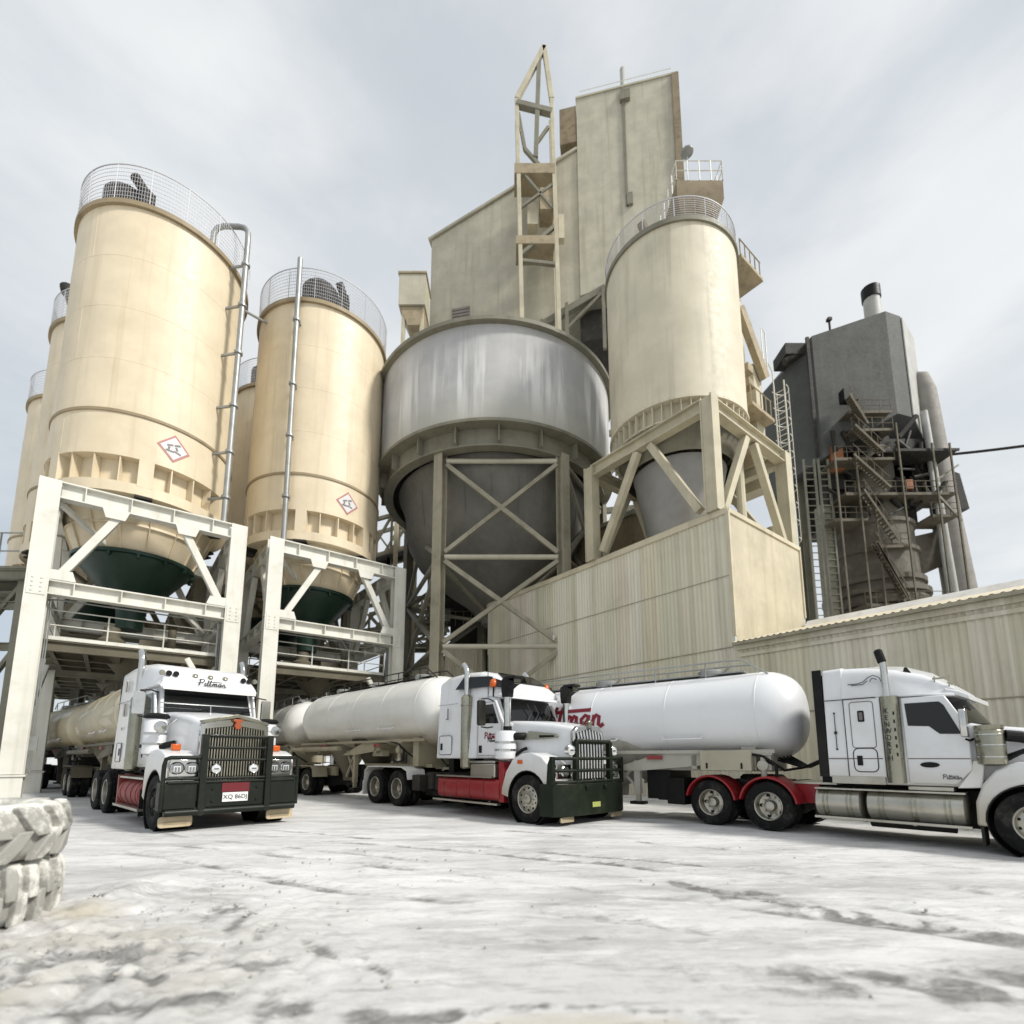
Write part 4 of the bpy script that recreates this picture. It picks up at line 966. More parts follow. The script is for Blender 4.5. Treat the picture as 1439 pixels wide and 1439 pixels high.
# ------------------------------------------------------------------ kiln preheater tower on the right
m_kdeck = M_('dusty_olive_steel', (.12, .102, .068), .75, dirt=(.05, .042, .03), amt=.7, dscale=1.5)
def kiln():
    root = thing('kiln_tower', 'dark grey clad kiln tower over a banded steel shaft with stairs, far right', 'tower', (0, 0, 0))
    foot = [(28.3, 47.2), (29.5, 45.0), (36.4, 44.2), (38.7, 45.3), (41.4, 47.3), (40, 53), (28, 53)]
    ztop = [41.2, 42.6, 44.6, 45.1, 44.6, 44, 42]; zbot = [29.2, 29.6, 33.7, 34.1, 32.2, 30, 29]
    mb = MB(); mb.loft([[(x, y, z) for (x, y), z in zip(foot, zbot)], [(x, y, z) for (x, y), z in zip(foot, ztop)]]); mb.build('cladding', m_dkgrey, root)
    mb = MB(); a, b = foot[3], foot[4]
    mb.loft([[(a[0] + .03, a[1] - .04, 34.1), (b[0] + .05, b[1] - .02, 32.3), (b[0] + .05, b[1] - .02, 44.4), (a[0] + .03, a[1] - .04, 44.9)], [(a[0] + .1, a[1] - .1, 34.1), (b[0] + .12, b[1] - .06, 32.3), (b[0] + .12, b[1] - .06, 44.4), (a[0] + .1, a[1] - .1, 44.9)]]); mb.build('side_cladding', m_ltgrey, root)
    mb = MB(); mb.beam((29.0, 45.0, 29.8), (29.0, 44.95, 42.4), .3, .2); mb.bb(27.2, 29.2, 45.6, 48, 41.2, 42.4); mb.tube((27.2, 46, 40.6), (28.6, 46, 41.5), .35); mb.build('roof_plant', m_steeldk, root)
    mb = MB(); mb.tube((37.4, 47, 44.8), (37.4, 47, 48.6), .75, 20); mb.mat(1); mb.lathe([(.7, 48.6), (.85, 48.62), (.85, 49.9), (.7, 49.95), (.6, 49.3)], 20, Matrix.Translation((37.4, 47, 0))); mb.build('chimney', [m_ltgrey, m_black], root)
    mb = MB(); mb.tube((31.8, 45.6, 43), (31.8, 45.6, 45), .1); mb.box((31.8, 45.6, 45), (.4, .4, .3)); mb.build('roof_vent', m_steeldk, root)
    cx, cy = 34.8, 47.5
    mb = MB(); prof = [(3.5, 0), (3.5, 15.0)]
    for (z, r) in ((15.2, 4.1), (15.8, 4.2), (16.2, 4.0), (16.25, 4.35), (16.7, 4.35), (16.75, 3.9), (17.3, 3.85), (17.35, 4.1), (17.8, 4.1), (17.85, 3.7), (20.2, 3.65), (20.25, 3.85), (20.6, 3.85), (20.65, 3.6), (22.8, 3.55), (22.85, 3.75), (23.2, 3.75), (23.2, 3.4), (26, 2.6), (31, 2.6)): prof.append((r, z))
    mb.lathe(prof, 64, Matrix.Translation((cx, cy, 0))); mb.build('shaft', m_kiln, root)
    mb = MB()   # dark plant tangled below the box
    rnd = random.Random(3)
    for k in range(90):
        x = rnd.uniform(30.5, 39); y = rnd.uniform(45.3, 50); z = rnd.uniform(24.5, 32)
        mb.box((x, y, z), (rnd.uniform(.4, 1.8), rnd.uniform(.4, 1.5), rnd.uniform(.4, 2)))
    for k in range(40):
        x = rnd.uniform(30, 39.5); z = rnd.uniform(24, 32); y = rnd.uniform(43.8, 46)
        mb.tube((x, y, z), (x + rnd.uniform(-2, 2), y + rnd.uniform(-.5, .5), z + rnd.uniform(-1, 3)), rnd.uniform(.08, .25), 8)
    mb.bb(35.2, 40.8, 46, 51, 26.0, 32.3); mb.bb(30.2, 38.6, 46.0, 50.5, 23.6, 31.2); mb.build('burner_plant', m_steeldk, root)
    mb = MB(); mb.loft([[(38.6, 46.5, 18.6), (41, 46.5, 19.6), (41, 49, 19.6), (38.6, 49, 18.6)], [(37, 46, 22), (41.2, 46, 23), (41.2, 49, 23), (37, 49, 22)]]); mb.build('tuyere_hood', m_kiln, root)
    decks = [(29.6, 35, 28.7, 1), (30.2, 40.3, 25.3, 1), (33.8, 41, 29.6, 0), (31.4, 35.2, 31.6, 2), (32.0, 35.6, 20.3, 1), (31, 38.8, 14.9, 1), (37.8, 40.3, 23.2, 1), (29, 32, 22.8, 1), (31.2, 35.2, 33.4, 2)]
    for (x0, x1, z, rl) in decks:
        mb = MB(); mb.bb(x0, x1, 43.4, 46.2, z - .14, z); mb.beam((x0, 43.4, z - .2), (x1, 43.4, z - .12), .12, .24)
        n = max(3, int((x1 - x0) / .9))
        if rl:
            for k in range(n + 1):
                x = x0 + (x1 - x0) * k / n; mb.tube((x, 43.4, z), (x, 43.4, z + 1.1), .035, 5)
            for h in (.55, 1.1): mb.tube((x0, 43.4, z + h), (x1, 43.4, z + h), .035, 5)
        mb.build('platform', m_kdeck if rl else m_steeldk, root)
    for (x0, z0, x1, z1) in ((34.4, 15, 32.0, 20.2), (32.0, 20.3, 34.2, 15.2), (34.0, 20.4, 31.4, 25.2), (33.8, 25.4, 30.8, 28.6), (33.6, 28.8, 31.2, 31.5), (32.4, 31.6, 31.0, 34.6)):
        mb = MB()
        for y in (42.7, 43.3): mb.beam((x0, y, z0), (x1, y, z1), .07, .18); mb.tube((x0, y, z0 + 1.0), (x1, y, z1 + 1.0), .03, 5)
        n = 14
        for k in range(1, n): 
            t = k / n; mb.box((x0 + (x1 - x0) * t, 43.0, z0 + (z1 - z0) * t), (.28, .6, .05))
            if k % 3 == 0: mb.tube((x0 + (x1 - x0) * t, 42.7, z0 + (z1 - z0) * t), (x0 + (x1 - x0) * t, 42.7, z0 + (z1 - z0) * t + 1), .025, 5)
        mb.build('stair_flight', m_kdeck, root)
    for x, z1 in ((31.3, 29), (32.6, 24), (35.3, 32), (29.4, 29), (38.4, 30), (40.0, 30)):
        MB().beam((x, 43.2, 8), (x, 43.2, z1), .13, .13).build('post', m_kdeck, root)
    for p0, p1 in (((38.4, 43.3, 25.0), (40.3, 43.3, 22.5)), ((40.8, 43.5, 28), (38.6, 43.5, 26.5))): MB().beam(p0, p1, .16, .16).build('brace', m_olive, root)
    m_or = M_('orange_enamel', (.34, .12, .045), .6, dirt=(.15, .08, .04), amt=.6)
    for c_, d_ in (((36.7, 44.3, 26.5), (.6, .4, .9)), ((30.8, 45.2, 29.6), (1.2, .6, 2.3))): MB().box(c_, d_).build('orange_cabinet', m_or, root)
    mb = MB(); mb.box((31.5, 43.6, 35.0), (1.3, .8, 1.2)); mb.build('dark_hatch', m_black, root)
    # big white down-duct
    mb = MB(); mb.path([(40.2, 48.9, 40.0), (41.0, 48.0, 40.1), (41.6, 47.3, 39.5), (41.7, 47.0, 38), (41.9, 46.6, 24), (42.2, 46.2, 12)], [.8, .9, .95, .95, 1.15, 1.35], 22)
    mb.path([(40.6, 47.8, 36.8), (41.4, 47.2, 37.1), (41.8, 46.9, 36.2)], .8, 16); mb.build('downcomer_duct', m_vent, root, ang=50)
    mb = MB(); mb.tube((40.3, 45.8, 35), (40.7, 45.2, 12), .32, 12); mb.tube((39.9, 45.4, 30), (40.1, 45.2, 12), .2, 10); mb.build('side_pipe', m_ltgrey, root)
    mb = MB(); mb.prism([(42.3, 25), (43.6, 25), (43.1, 28.6), (42.3, 28.9)], 45.9, 46.9); mb.build('duct_box', m_steeldk, root)
    # ladder mast at left
    mb = MB()
    for x in (27.6, 28.6, 29.0, 29.9):
        mb.beam((x, 45, 6), (x, 45, 29.5), .16, .16)
    for k in range(34): mb.beam((27.6, 45, 7 + k * .66), (28.6, 45, 7 + k * .66), .07, .07); mb.beam((29.0, 45, 7 + k * .66), (29.9, 45, 7 + k * .66), .1, .1)
    mb.bb(28.95, 29.95, 45.1, 46.2, 6, 25); mb.build('ladder_mast', m_olive, root)
    for x, y in ((29.5, 49), (40, 50), (29.5, 53), (39.5, 53)): MB().ibeam((x, y, 0), (x, y, 31), .8, .8, .08).build('leg', m_olive, root)
kiln()
# cable
mb = MB(); pts = []
for i in range(21):
    t = i / 20; pts.append((42 + 24 * t, 45.3 - 20 * t, 30.2 - 3.2 * t - 5 * t * (1 - t)))
mb.path(pts, .13, 8); tag(mb.build('overhead_cable', m_steeldk), 'grey overhead cable running from the kiln tower off the right edge', 'cable')
# ------------------------------------------------------------------ vehicles (x forward, y left, z up; origin on the ground under the steer axle)
def rring(x, hw, z0, z1, rt=.1, rb=.04, hwt=None, n=5, crown=0):
    hwt = hw if hwt is None else hwt
    pts = []
    def arc(cy, cz, r, a0):
        for i in range(n):
            a = a0 + (pi / 2) * i / (n - 1); pts.append((x, cy + r * cos(a), cz + r * sin(a)))
    arc(hwt - rt, z1 - rt, rt, 0)
    if crown: pts.append((x, 0, z1 + crown))
    arc(-hwt + rt, z1 - rt, rt, pi / 2); arc(-hw + rb, z0 + rb, rb, pi); arc(hw - rb, z0 + rb, rb, 1.5 * pi)
    return pts

def wheel(root, x, y, side, R=.53, w=.29, style='steer', name='wheel', rimmat=None, grime=None):
    """tyre (part) with its rim (sub-part); side +1 left, -1 right: the outer face"""
    M = Matrix.Translation((x, y, R)) @ Matrix.Rotation(-side * pi / 2, 4, 'X')
    h = w / 2
    mb = MB()
    prof = [(.30, -h * .8), (.33, -h * .95), (.40, -h), (R * .92, -h * .93), (R * .985, -h * .8), (R, -h * .62)]
    for g in (-.45, 0, .45): prof += [(R, h * (g - .07)), (R - .02, h * (g - .05)), (R - .02, h * (g + .05)), (R, h * (g + .07))]
    prof += [(R, h * .62), (R * .985, h * .8), (R * .92, h * .93), (R * .80, h), (.40, h), (.33, h * .95), (.30, h * .8)]
    mb.lathe(prof, 56, M, cap=False)
    t = mb.build(name, m_tyre if grime is None else grime, root, ang=40)
    rm = MB(); rimmat = rimmat or m_alu
    if style == 'steer':
        rm.lathe([(.31, -h * .5), (.315, h * .85), (.30, h * .92), (.285, h * .85), (.275, h * .45), (.20, h * .62), (.15, h * .70), (.11, h * .70), (.10, h * .95), (.07, h * 1.05), (.001, h * 1.06)], 40, M, cap=False)
        for i in range(10):
            a = 2 * pi * i / 10; rm.tube(M @ V((.175 * cos(a), .175 * sin(a), h * .6)), M @ V((.175 * cos(a), .175 * sin(a), h * .85)), .018, 6)
        rm.mat(1)
        for i in range(10):
            a = 2 * pi * (i + .5) / 10; rm.tube(M @ V((.235 * cos(a), .235 * sin(a), h * .45)), M @ V((.235 * cos(a), .235 * sin(a), h * .585)), .026, 10)
    else:
        rm.lathe([(.31, -h * .5), (.315, h * .85), (.30, h * .95), (.285, h * .85), (.275, -h * .55), (.20, -h * .75), (.16, -h * .7), (.12, -h * .6), (.115, h * .1), (.10, h * .35), (.06, h * .42), (.001, h * .43)], 40, M, cap=False)
        for i in range(10):
            a = 2 * pi * i / 10; rm.tube(M @ V((.19 * cos(a), .19 * sin(a), -h * .8)), M @ V((.19 * cos(a), .19 * sin(a), -h * .35)), .02, 6)
        rm.mat(1)
        for i in range(5):
            a = 2 * pi * (i + .5) / 5; rm.tube(M @ V((.235 * cos(a), .235 * sin(a), -h * .68)), M @ V((.235 * cos(a), .235 * sin(a), -h * .55)), .04, 10)
    rm.build('rim', [rimmat, m_black], t, ang=35)
    return t
def axle(root, x, dual=True, **k):
    for s in (-1, 1):
        if dual:
            wheel(root, x, s * 1.07, s, style='drive', w=.27, **k)
            MBw = wheel(root, x, s * .75, s, style='drive', w=.27, **k)
        else: wheel(root, x, s * 1.07, s, **k)
    MB().tube((x, -.7, .53), (x, .7, .53), .12, 10).sphere((x, 0, .55), .24, 6).build('axle', m_steeldk, root)
def chassis(root, x0, x1, L, mat=None):
    mb = MB()
    for s in (-1, 1):
        mb.bb(x0, x1, s * .43 - .045, s * .43 + .045, .74, 1.02)
    for k in range(9): mb.bb(x0 + (x1 - x0) * k / 9 + .1, x0 + (x1 - x0) * k / 9 + .2, -.4, .4, .78, .98)
    mb.bb(-L + .75, -.72, -.62, .62, .34, 1.0); mb.bb(-L - 1.9, -L + .5, -.5, .5, .42, .75); mb.bb(-2.4, .5, -.4, .4, .40, 1.25)                     # engine and gearbox mass, after two low blocks added to keep light out
    mb.lathe([(.5, 1.06), (.52, 1.12), (.45, 1.18), (.1, 1.18)], 24, Matrix.Translation((-L - .6, 0, 0)))   # fifth wheel
    mb.bb(-L - 1.1, -L, -.45, .45, 1.0, 1.08)
    for s in (-1, 1):
        mb.tube((-L - .2, s * .55, .7), (-L - .2, s * .55, 1.0), .13, 10); mb.tube((-L - 1.5, s * .55, .7), (-L - 1.5, s * .55, 1.0), .13, 10)
    mb.tube((0, -.95, .5), (0, .95, .5), .07, 8)
    mb.build('chassis', mat or m_steeldk, root)
def fender_poly(fr):
    """wheel arch side profile, then the outer line fr (x, z) from front bottom to rear bottom"""
    arch = [(.62 * cos(a), .54 + .62 * sin(a)) for a in [pi * (1 - i / 14) for i in range(15)]]
    return arch + fr
def panel(root, name, poly, y0, y1, mat, bevel=.02):
    return MB().prism(poly, y0, y1).build(name, mat, root, bevel=bevel)
def rounded(x0, x1, z0, z1, r=.06, n=4):
    pts = []
    for cx, cz, a0 in ((x1 - r, z1 - r, 0), (x0 + r, z1 - r, pi / 2), (x0 + r, z0 + r, pi), (x1 - r, z0 + r, 1.5 * pi)):
        for i in range(n): pts.append((cx + r * cos(a0 + pi / 2 * i / (n - 1)), cz + r * sin(a0 + pi / 2 * i / (n - 1))))
    return pts
def seam(root, name, pts, y, parent=None, r=.007, mat=None, closed=True):
    pts = [(x, y, z) for x, z in pts]
    if closed: pts = pts + pts[:1]
    return MB().path(pts, r, 4).build(name, mat or m_ink, parent or root)
def stack(root, x, y, z0, z1, z2, lean, shieldr=.15, mat=None, box=False):
    """vertical exhaust: shielded muffler z0..z1, pipe to z2 with a bent tip"""
    p = MB(); p.path([(x, y, z1 - .1), (x, y, z2 - .28), (x - .01, y, z2 - .2), (x - .05 * lean, y, z2 - .1), (x - .14 * lean, y, z2)], .075, 14)
    t = p.build('exhaust_stack', m_chrome, root, ang=50)
    mb = MB(); mb.lathe([(shieldr * .7, z0), (shieldr, z0 + .04), (shieldr, z1 - .05), (shieldr * .75, z1), (.08, z1 + .02)], 24, Matrix.Translation((x, y, 0)))
    for z in (z0 + .25, z1 - .25): mb.lathe([(shieldr, z - .02), (shieldr + .012, z - .02), (shieldr + .012, z + .02), (shieldr, z + .02)], 24, Matrix.Translation((x, y, 0)), cap=False)
    if box: mb.bb(x - .17, x + .17, y - .02, y + .15, z0 + .02, z0 + .5)
    mb.build('heat_shield', mat or m_alushield, t, ang=40)
    return t
def mirror(root, x, y, z, h=.42, sd=-1, mat=None):
    mb = MB(); mb.prism(rounded(y - .11, y + .11, z - h / 2, z + h / 2, .05), x - .05, x + .04, axis='x')
    t = mb.build('mirror', mat or m_chrome, root, bevel=.012)
    a = MB(); a.path([(x, y, z - h / 2 - .03), (x + .02, y - sd * .18, z - h / 2 - .05), (x + .05, y - sd * .32, z - h / 2 - .02)], .018, 6); a.path([(x, y, z + h / 2 + .03), (x + .02, y - sd * .2, z + h / 2 + .05), (x + .05, y - sd * .34, z + h / 2)], .016, 6)
    a.build('mirror_arm', m_black, t); return t
def lamp(parent, name, c, r, d=.05, mat=None, ring=True, axisx=True):
    M = Matrix.Translation(c) @ Matrix.Rotation(pi / 2, 4, 'Y')
    mb = MB(); mb.mat(2).lathe([(r * .85, -d), (r, 0), (r * 1.04, .02), (r * .9, .03), (r * .88, .012)], 24, M, cap=False)
    if name == 'lamp':
        mb.mat(1).lathe([(r * .88, .012), (r * .6, .0), (r * .3, -.012), (.001, -.015)], 24, M)
        mb.mat(0)
        for q in (-.45, 0, .45): mb.box((c[0] + .012, c[1] + r * q, c[2] - r * .15), (.012, r * .12, r * .9))
        mb.box((c[0] + .012, c[1], c[2] + r * .25), (.014, r * 1.1, r * .18))
    else:
        mb.mat(0).lathe([(r * .88, .012), (r * .6, .026), (.001, .032)], 24, M); mb.mat(1).box((c[0] + .034, c[1], c[2]), (.008, r * .8, r * .25))
    return mb.build(name, [mat or m_lens, m_lensdk, m_chrome], parent, ang=50)
def logo(root, name, fn, size, mat, w=.11, cross=True):
    """brush-script lettering: Pittman with the long cross stroke"""
    S = [[(0, 0), (.03, 1.0)], [(-.18, .82), (.05, 1.05), (.42, 1.02), (.58, .8), (.42, .55), (.05, .48)], [(.76, .5), (.74, .08), (.84, 0), (.98, .12)], [(.77, .68), (.78, .71)],
         [(1.12, .95), (1.08, .1), (1.2, 0), (1.34, .1)], [(1.46, .95), (1.42, .1), (1.54, 0), (1.68, .12)],
         [(1.84, .48), (1.80, .0)], [(1.82, .3), (1.95, .47), (2.07, .42), (2.07, .0)], [(2.08, .3), (2.2, .47), (2.32, .42), (2.33, .05), (2.42, .0)],
         [(2.92, .40), (2.75, .48), (2.58, .3), (2.62, .04), (2.78, .02), (2.92, .3)], [(2.94, .48), (2.94, .08), (3.04, 0)],
         [(3.2, .48), (3.18, .0)], [(3.19, .3), (3.32, .47), (3.46, .40), (3.47, .06), (3.58, -.02), (3.72, .08)]]
    if cross: S.append([(.98, .66), (1.6, .70), (2.98, .72)])
    mb = MB(); mb.strokes([[((u - 1.75 + .16 * v) * size, (v - .5) * size) for u, v in L] for L in S], w * size, fn)
    return mb.build(name, mat, root)

# ---- dry-bulk tanker trailer: origin on the ground under the king pin
m_hopdk = M_('shade_toned_hopper_paint', (.20, .175, .12), .6, dirt=(.07, .06, .04), amt=.6)  # dark tone puts the shade below the tank into the hopper colour
def trailer(name, label, loc, th, xf, xr, r, zc, tmat, wheels, smat, style=0, group='dry bulk tanker trailers', scale=1):
    root = thing(name, label, 'tanker trailer', (loc[0], loc[1], 0), atan2(-cos(th), sin(th)), group, scale)
    MX = Matrix.Translation((0, 0, zc)) @ Matrix.Rotation(pi / 2, 4, 'Y')
    Lx = xf - xr; nf = .85; nr = .95
    prof = []
    for i in range(11):
        a = pi / 2 * i / 10; prof.append((max(.002, r * (.10 + .90 * sin(a) ** .85) if i else .002), xr + nr * (1 - cos(a)) ** 1.0 * 1.0))
    prof += [(r, xr + nr + .05), (r, xf - nf - .05)]
    for i in range(10, -1, -1):
        a = pi / 2 * i / 10; prof.append((max(.002, r * (.10 + .90 * sin(a) ** .68) if i else .002), xf - nf * (1 - cos(a))))
    mb = MB(); mb.lathe(prof, 72, MX, cap=False)
    for x in [xr + nr, xf - nf] + [xr + nr + (Lx - nr - nf) * k / 4 for k in (1, 2, 3)]:
        mb.lathe([(r - .01, x - .02), (r + .006, x - .012), (r + .006, x + .012), (r - .01, x + .02)], 72, MX, cap=False)
    mb.build('tank', tmat, root, ang=50)
    # discharge hoppers, side skirt, frame
    nh = 3 if Lx > 9 else 2
    if style == 1:
        m2 = MB(); ov = lambda cx_, a_, b_, z_: [(cx_ + a_ * cos(q), b_ * sin(q), z_) for q in [2 * pi * i / 28 for i in range(28)]]
        m2.loft([ov(-3.3, 2.0, r * .93, zc - r * .35), ov(-3.4, 1.5, r * .75, zc - r * .85), ov(-3.6, .22, .22, .78), ov(-3.6, .2, .2, .5)]); m2.build('hopper', smat, root, ang=40)
        m2 = MB(); m2.loft([ov(.1, .5, r * .5, zc - r * .8), ov(.0, .3, .3, zc - r * 1.05), ov(0, .22, .22, 1.25)]); m2.build('front_neck', smat, root, ang=40)
    for k in range(nh):
        x = xr + Lx * (k + .5 + (.12 if k == 0 else 0) - (.05 if k == nh - 1 else 0)) / nh
        if abs(x) < 1.9 and not style == 3: x = -2.6
        if any(abs(x - w_) < .7 for w_ in wheels): x = max(wheels) + 1.2
        m2 = MB(); zt = zc - r * .72
        m2.loft([[(x + 1.05 * cos(q), .8 * r * sin(q), zt) for q in [2 * pi * i / 24 for i in range(24)]], [(x + .2 * cos(q), .2 * sin(q), .82) for q in [2 * pi * i / 24 for i in range(24)]], [(x + .17 * cos(q), .17 * sin(q), .6) for q in [2 * pi * i / 24 for i in range(24)]]])
        m2.build('hopper', smat if style == 1 else m_hopdk, root, ang=40)
    mb = MB(); zs = zc - r
    for s in (-1, 1):
        mb.bb(xr + .4, xf - .5, s * .98 - .03, s * .98 + .03, zs + .16, zs + .24)
        mb.prism([(-.9, zs + .18), (-.9, zs - .1), (-2.6, zs - .26), (-3.5, zs - .26), (-2.0, zs + .18)], s * .93 - .02, s * .93 + .02)
        mb.prism([(max(wheels) + .9, zs + .18), (max(wheels) + .6, zs - .12), (min(wheels) - .6, zs - .12), (xr + .6, zs + .18)], s * .93 - .02, s * .93 + .02)
        mb.bb(min(wheels) - .7, max(wheels) + 1.2, s * .45 - .05, s * .45 + .05, .8, 1.15)
    for x in [-1.2, .4] + [w_ + .5 for w_ in wheels]: mb.bb(x - .06, x + .06, -.95, .95, zs - .2, zs + .12)
    mb.bb(-2.4, xf - .6, -.6, .6, 1.2, 1.3); mb.bb(xf - 1.2, xf - .9, -.9, .9, 1.24, zs + .3)
    mb.build('subframe', smat, root)
    mb = MB(); mb.bb(min(wheels) - .6, max(wheels) + .8, -.5, .5, .40, 1.1); mb.bb(-2.5, -1.9, -.7, .7, .5, 1.2); mb.bb(max(wheels) + 1.9, -3.6, -.35, .35, .75, 1.25) if max(wheels) + 1.9 < -3.6 else None; mb.build('added_underbody_block', m_black, root)  # dark blocks added to stop light passing under the trailer
    for x in wheels: axle(root, x)
    for s in (-1, 1):
        g = MB(); y0, y1 = sorted((s * .60, s * 1.23))
        xs0, xs1 = min(wheels) - .62, max(wheels) + .62
        pts = [(xs0 - .05, .75), (xs0 + .05, 1.1), (xs0 + .25, 1.17), (xs1 - .25, 1.17), (xs1 - .05, 1.1), (xs1 + .05, .75)]
        q = [(x, z + .025) for x, z in pts[::-1]]
        g.prism(pts + q, y0, y1); g.bb(xs0 - .12, xs0 - .09, y0, y1, .25, .9); g.build('mudguard', m_black if style else smat, root)
    # landing legs
    for s in (-1, 1):
        l = MB(); l.bb(-2.75, -2.6, s * .85 - .07, s * .85 + .07, .62, zs); l.bb(-2.73, -2.62, s * .85 - .05, s * .85 + .05, .42, .7); l.mat(1).bb(-2.85, -2.5, s * .85 - .14, s * .85 + .14, .36, .43)
        l.mat(0).beam((-2.68, s * .85, .75), (-3.3, s * .85, zs - .1), .06, .06).beam((-3.3, s * .85, .8), (-2.7, s * .85, zs - .1), .06, .06)
        l.build('landing_leg', [smat, m_black], root)
    b = MB(); b.bb(-1.0, .1, -1.12, -.8, zs - .22, zs + .22); b.mat(1)
    if style != 1: b = MB(); b.bb(-1.6, -1.0, -.8, -.5, zs - .3, zs - .1); b.mat(1)
    for x in (-.85, -.1) if style == 1 else (): b.bb(x - .02, x + .02, -1.14, -1.11, zs - .18, zs - .05)
    b.build('tool_box', [m_tan, m_black], root, bevel=.012)
    v_ = MB(); v_.path([(.25, -.9, zs + .05), (.55, -.95, zs - .1), (.55, -.95, zs - .45), (.2, -.95, zs - .5), (-.2, -.9, zs - .42)], .04, 8); v_.path([(-.3, -.98, zs + .2), (.3, -1.0, zs + .1), (.7, -.9, zs - .2), (1.0, -.5, 1.3)], .03, 8)
    v_.build('hose', m_black, root)
    v_ = MB(); v_.tube((.3, -.95, zs - .35), (.3, -.95, zs + .15), .06, 10); v_.lathe([(.11, 0), (.11, .05), (.02, .06)], 12, Matrix.Translation((.3, -.98, zs - .1)) @ Matrix.Rotation(pi / 2, 4, 'X')); v_.bb(.1, .5, -1.0, -.9, zs + .12, zs + .18)
    v_.build('valve', smat, root)
    MB().bb(xr + 2.2, xr + 2.7, -1.02, -1.0, zs + .02, zs + .16).build('marker_plate', m_redd, root); MB().bb(xf - 3.4, xf - 3.0, -1.02, -1.0, zs + .02, zs + .12).build('marker_plate', m_redd, root)
    p = MB(); p.tube((min(wheels) - .3, -1.13, zs - .02), (-3.4, -1.13, zs - .02), .085, 12)
    p.build('air_pipe', smat, root)
    # walkway rails along the top
    w_ = MB(); zt = zc + r
    w_.bb(xr + 1.2, xf - 1.2, -.28, .28, zt + .02, zt + .05)
    for s in (-1, 1):
        w_.path([(xr + 1.0, s * .42, zt + .02), (xr + 1.5, s * .42, zt + .30), (xf - 1.6, s * .42, zt + .30), (xf - 1.2, s * .42, zt + .28), (xf - .65, s * .42, zt - .1)], .022, 6)
        x = xr + 1.5
        while x < xf - 1.5: w_.tube((x, s * .42, zt - .06), (x, s * .42, zt + .3), .018, 5); x += 1.3
    x = xr + 2
    w_.build('walkway_rail', m_galv if style else m_steeldk, root)
    for k in range(3):
        x = xr + Lx * (k + .7) / 3.4
        h = MB(); h.lathe([(.28, 0), (.30, .05), (.30, .14), (.24, .19), (.1, .21)], 20, Matrix.Translation((x, 0, zt - .01))); h.tube((x + .3, 0, zt + .05), (x + .45, 0, zt + .22), .03, 6); h.build('hatch', m_galv, root, ang=40)
    if style != 3:
        l = MB()
        for y in (.2, .55): l.tube((xr - .04, y, .9), (xr - .04, y, zt + .25), .022, 6)
        for k in range(9): l.tube((xr - .04, .2, 1.0 + k * .3), (xr - .04, .55, 1.0 + k * .3), .018, 5)
        l.build('ladder', m_galv, root)
    for s in (-1, 1):
        for k in range(2):
            x = xf - 2.0 - k * 2.2
            a = MB(); q = radians(-14)
            yy = s * (r * cos(q) + .02); zz = zc + r * sin(q) - .28
            a.path([(x, yy - s * .04, zz + .06), (x - .03, yy + s * .02, zz), (x - .5, yy + s * .02, zz), (x - .95, yy + s * .02, zz), (x - .98, yy - s * .04, zz + .06)], .022, 6); a.build('grab_rail', m_white, root)
    return root

def tank_point(r, zc, side=-1):
    """fn for lettering on the tank flank: u runs towards the viewer's right, v up"""
    def fn(u, v, h, x0=0):
        a = v / r; R_ = r + .008 + h
        return (x0 + u, side * R_ * cos(a + .18), zc + R_ * sin(a + .18))
    return fn

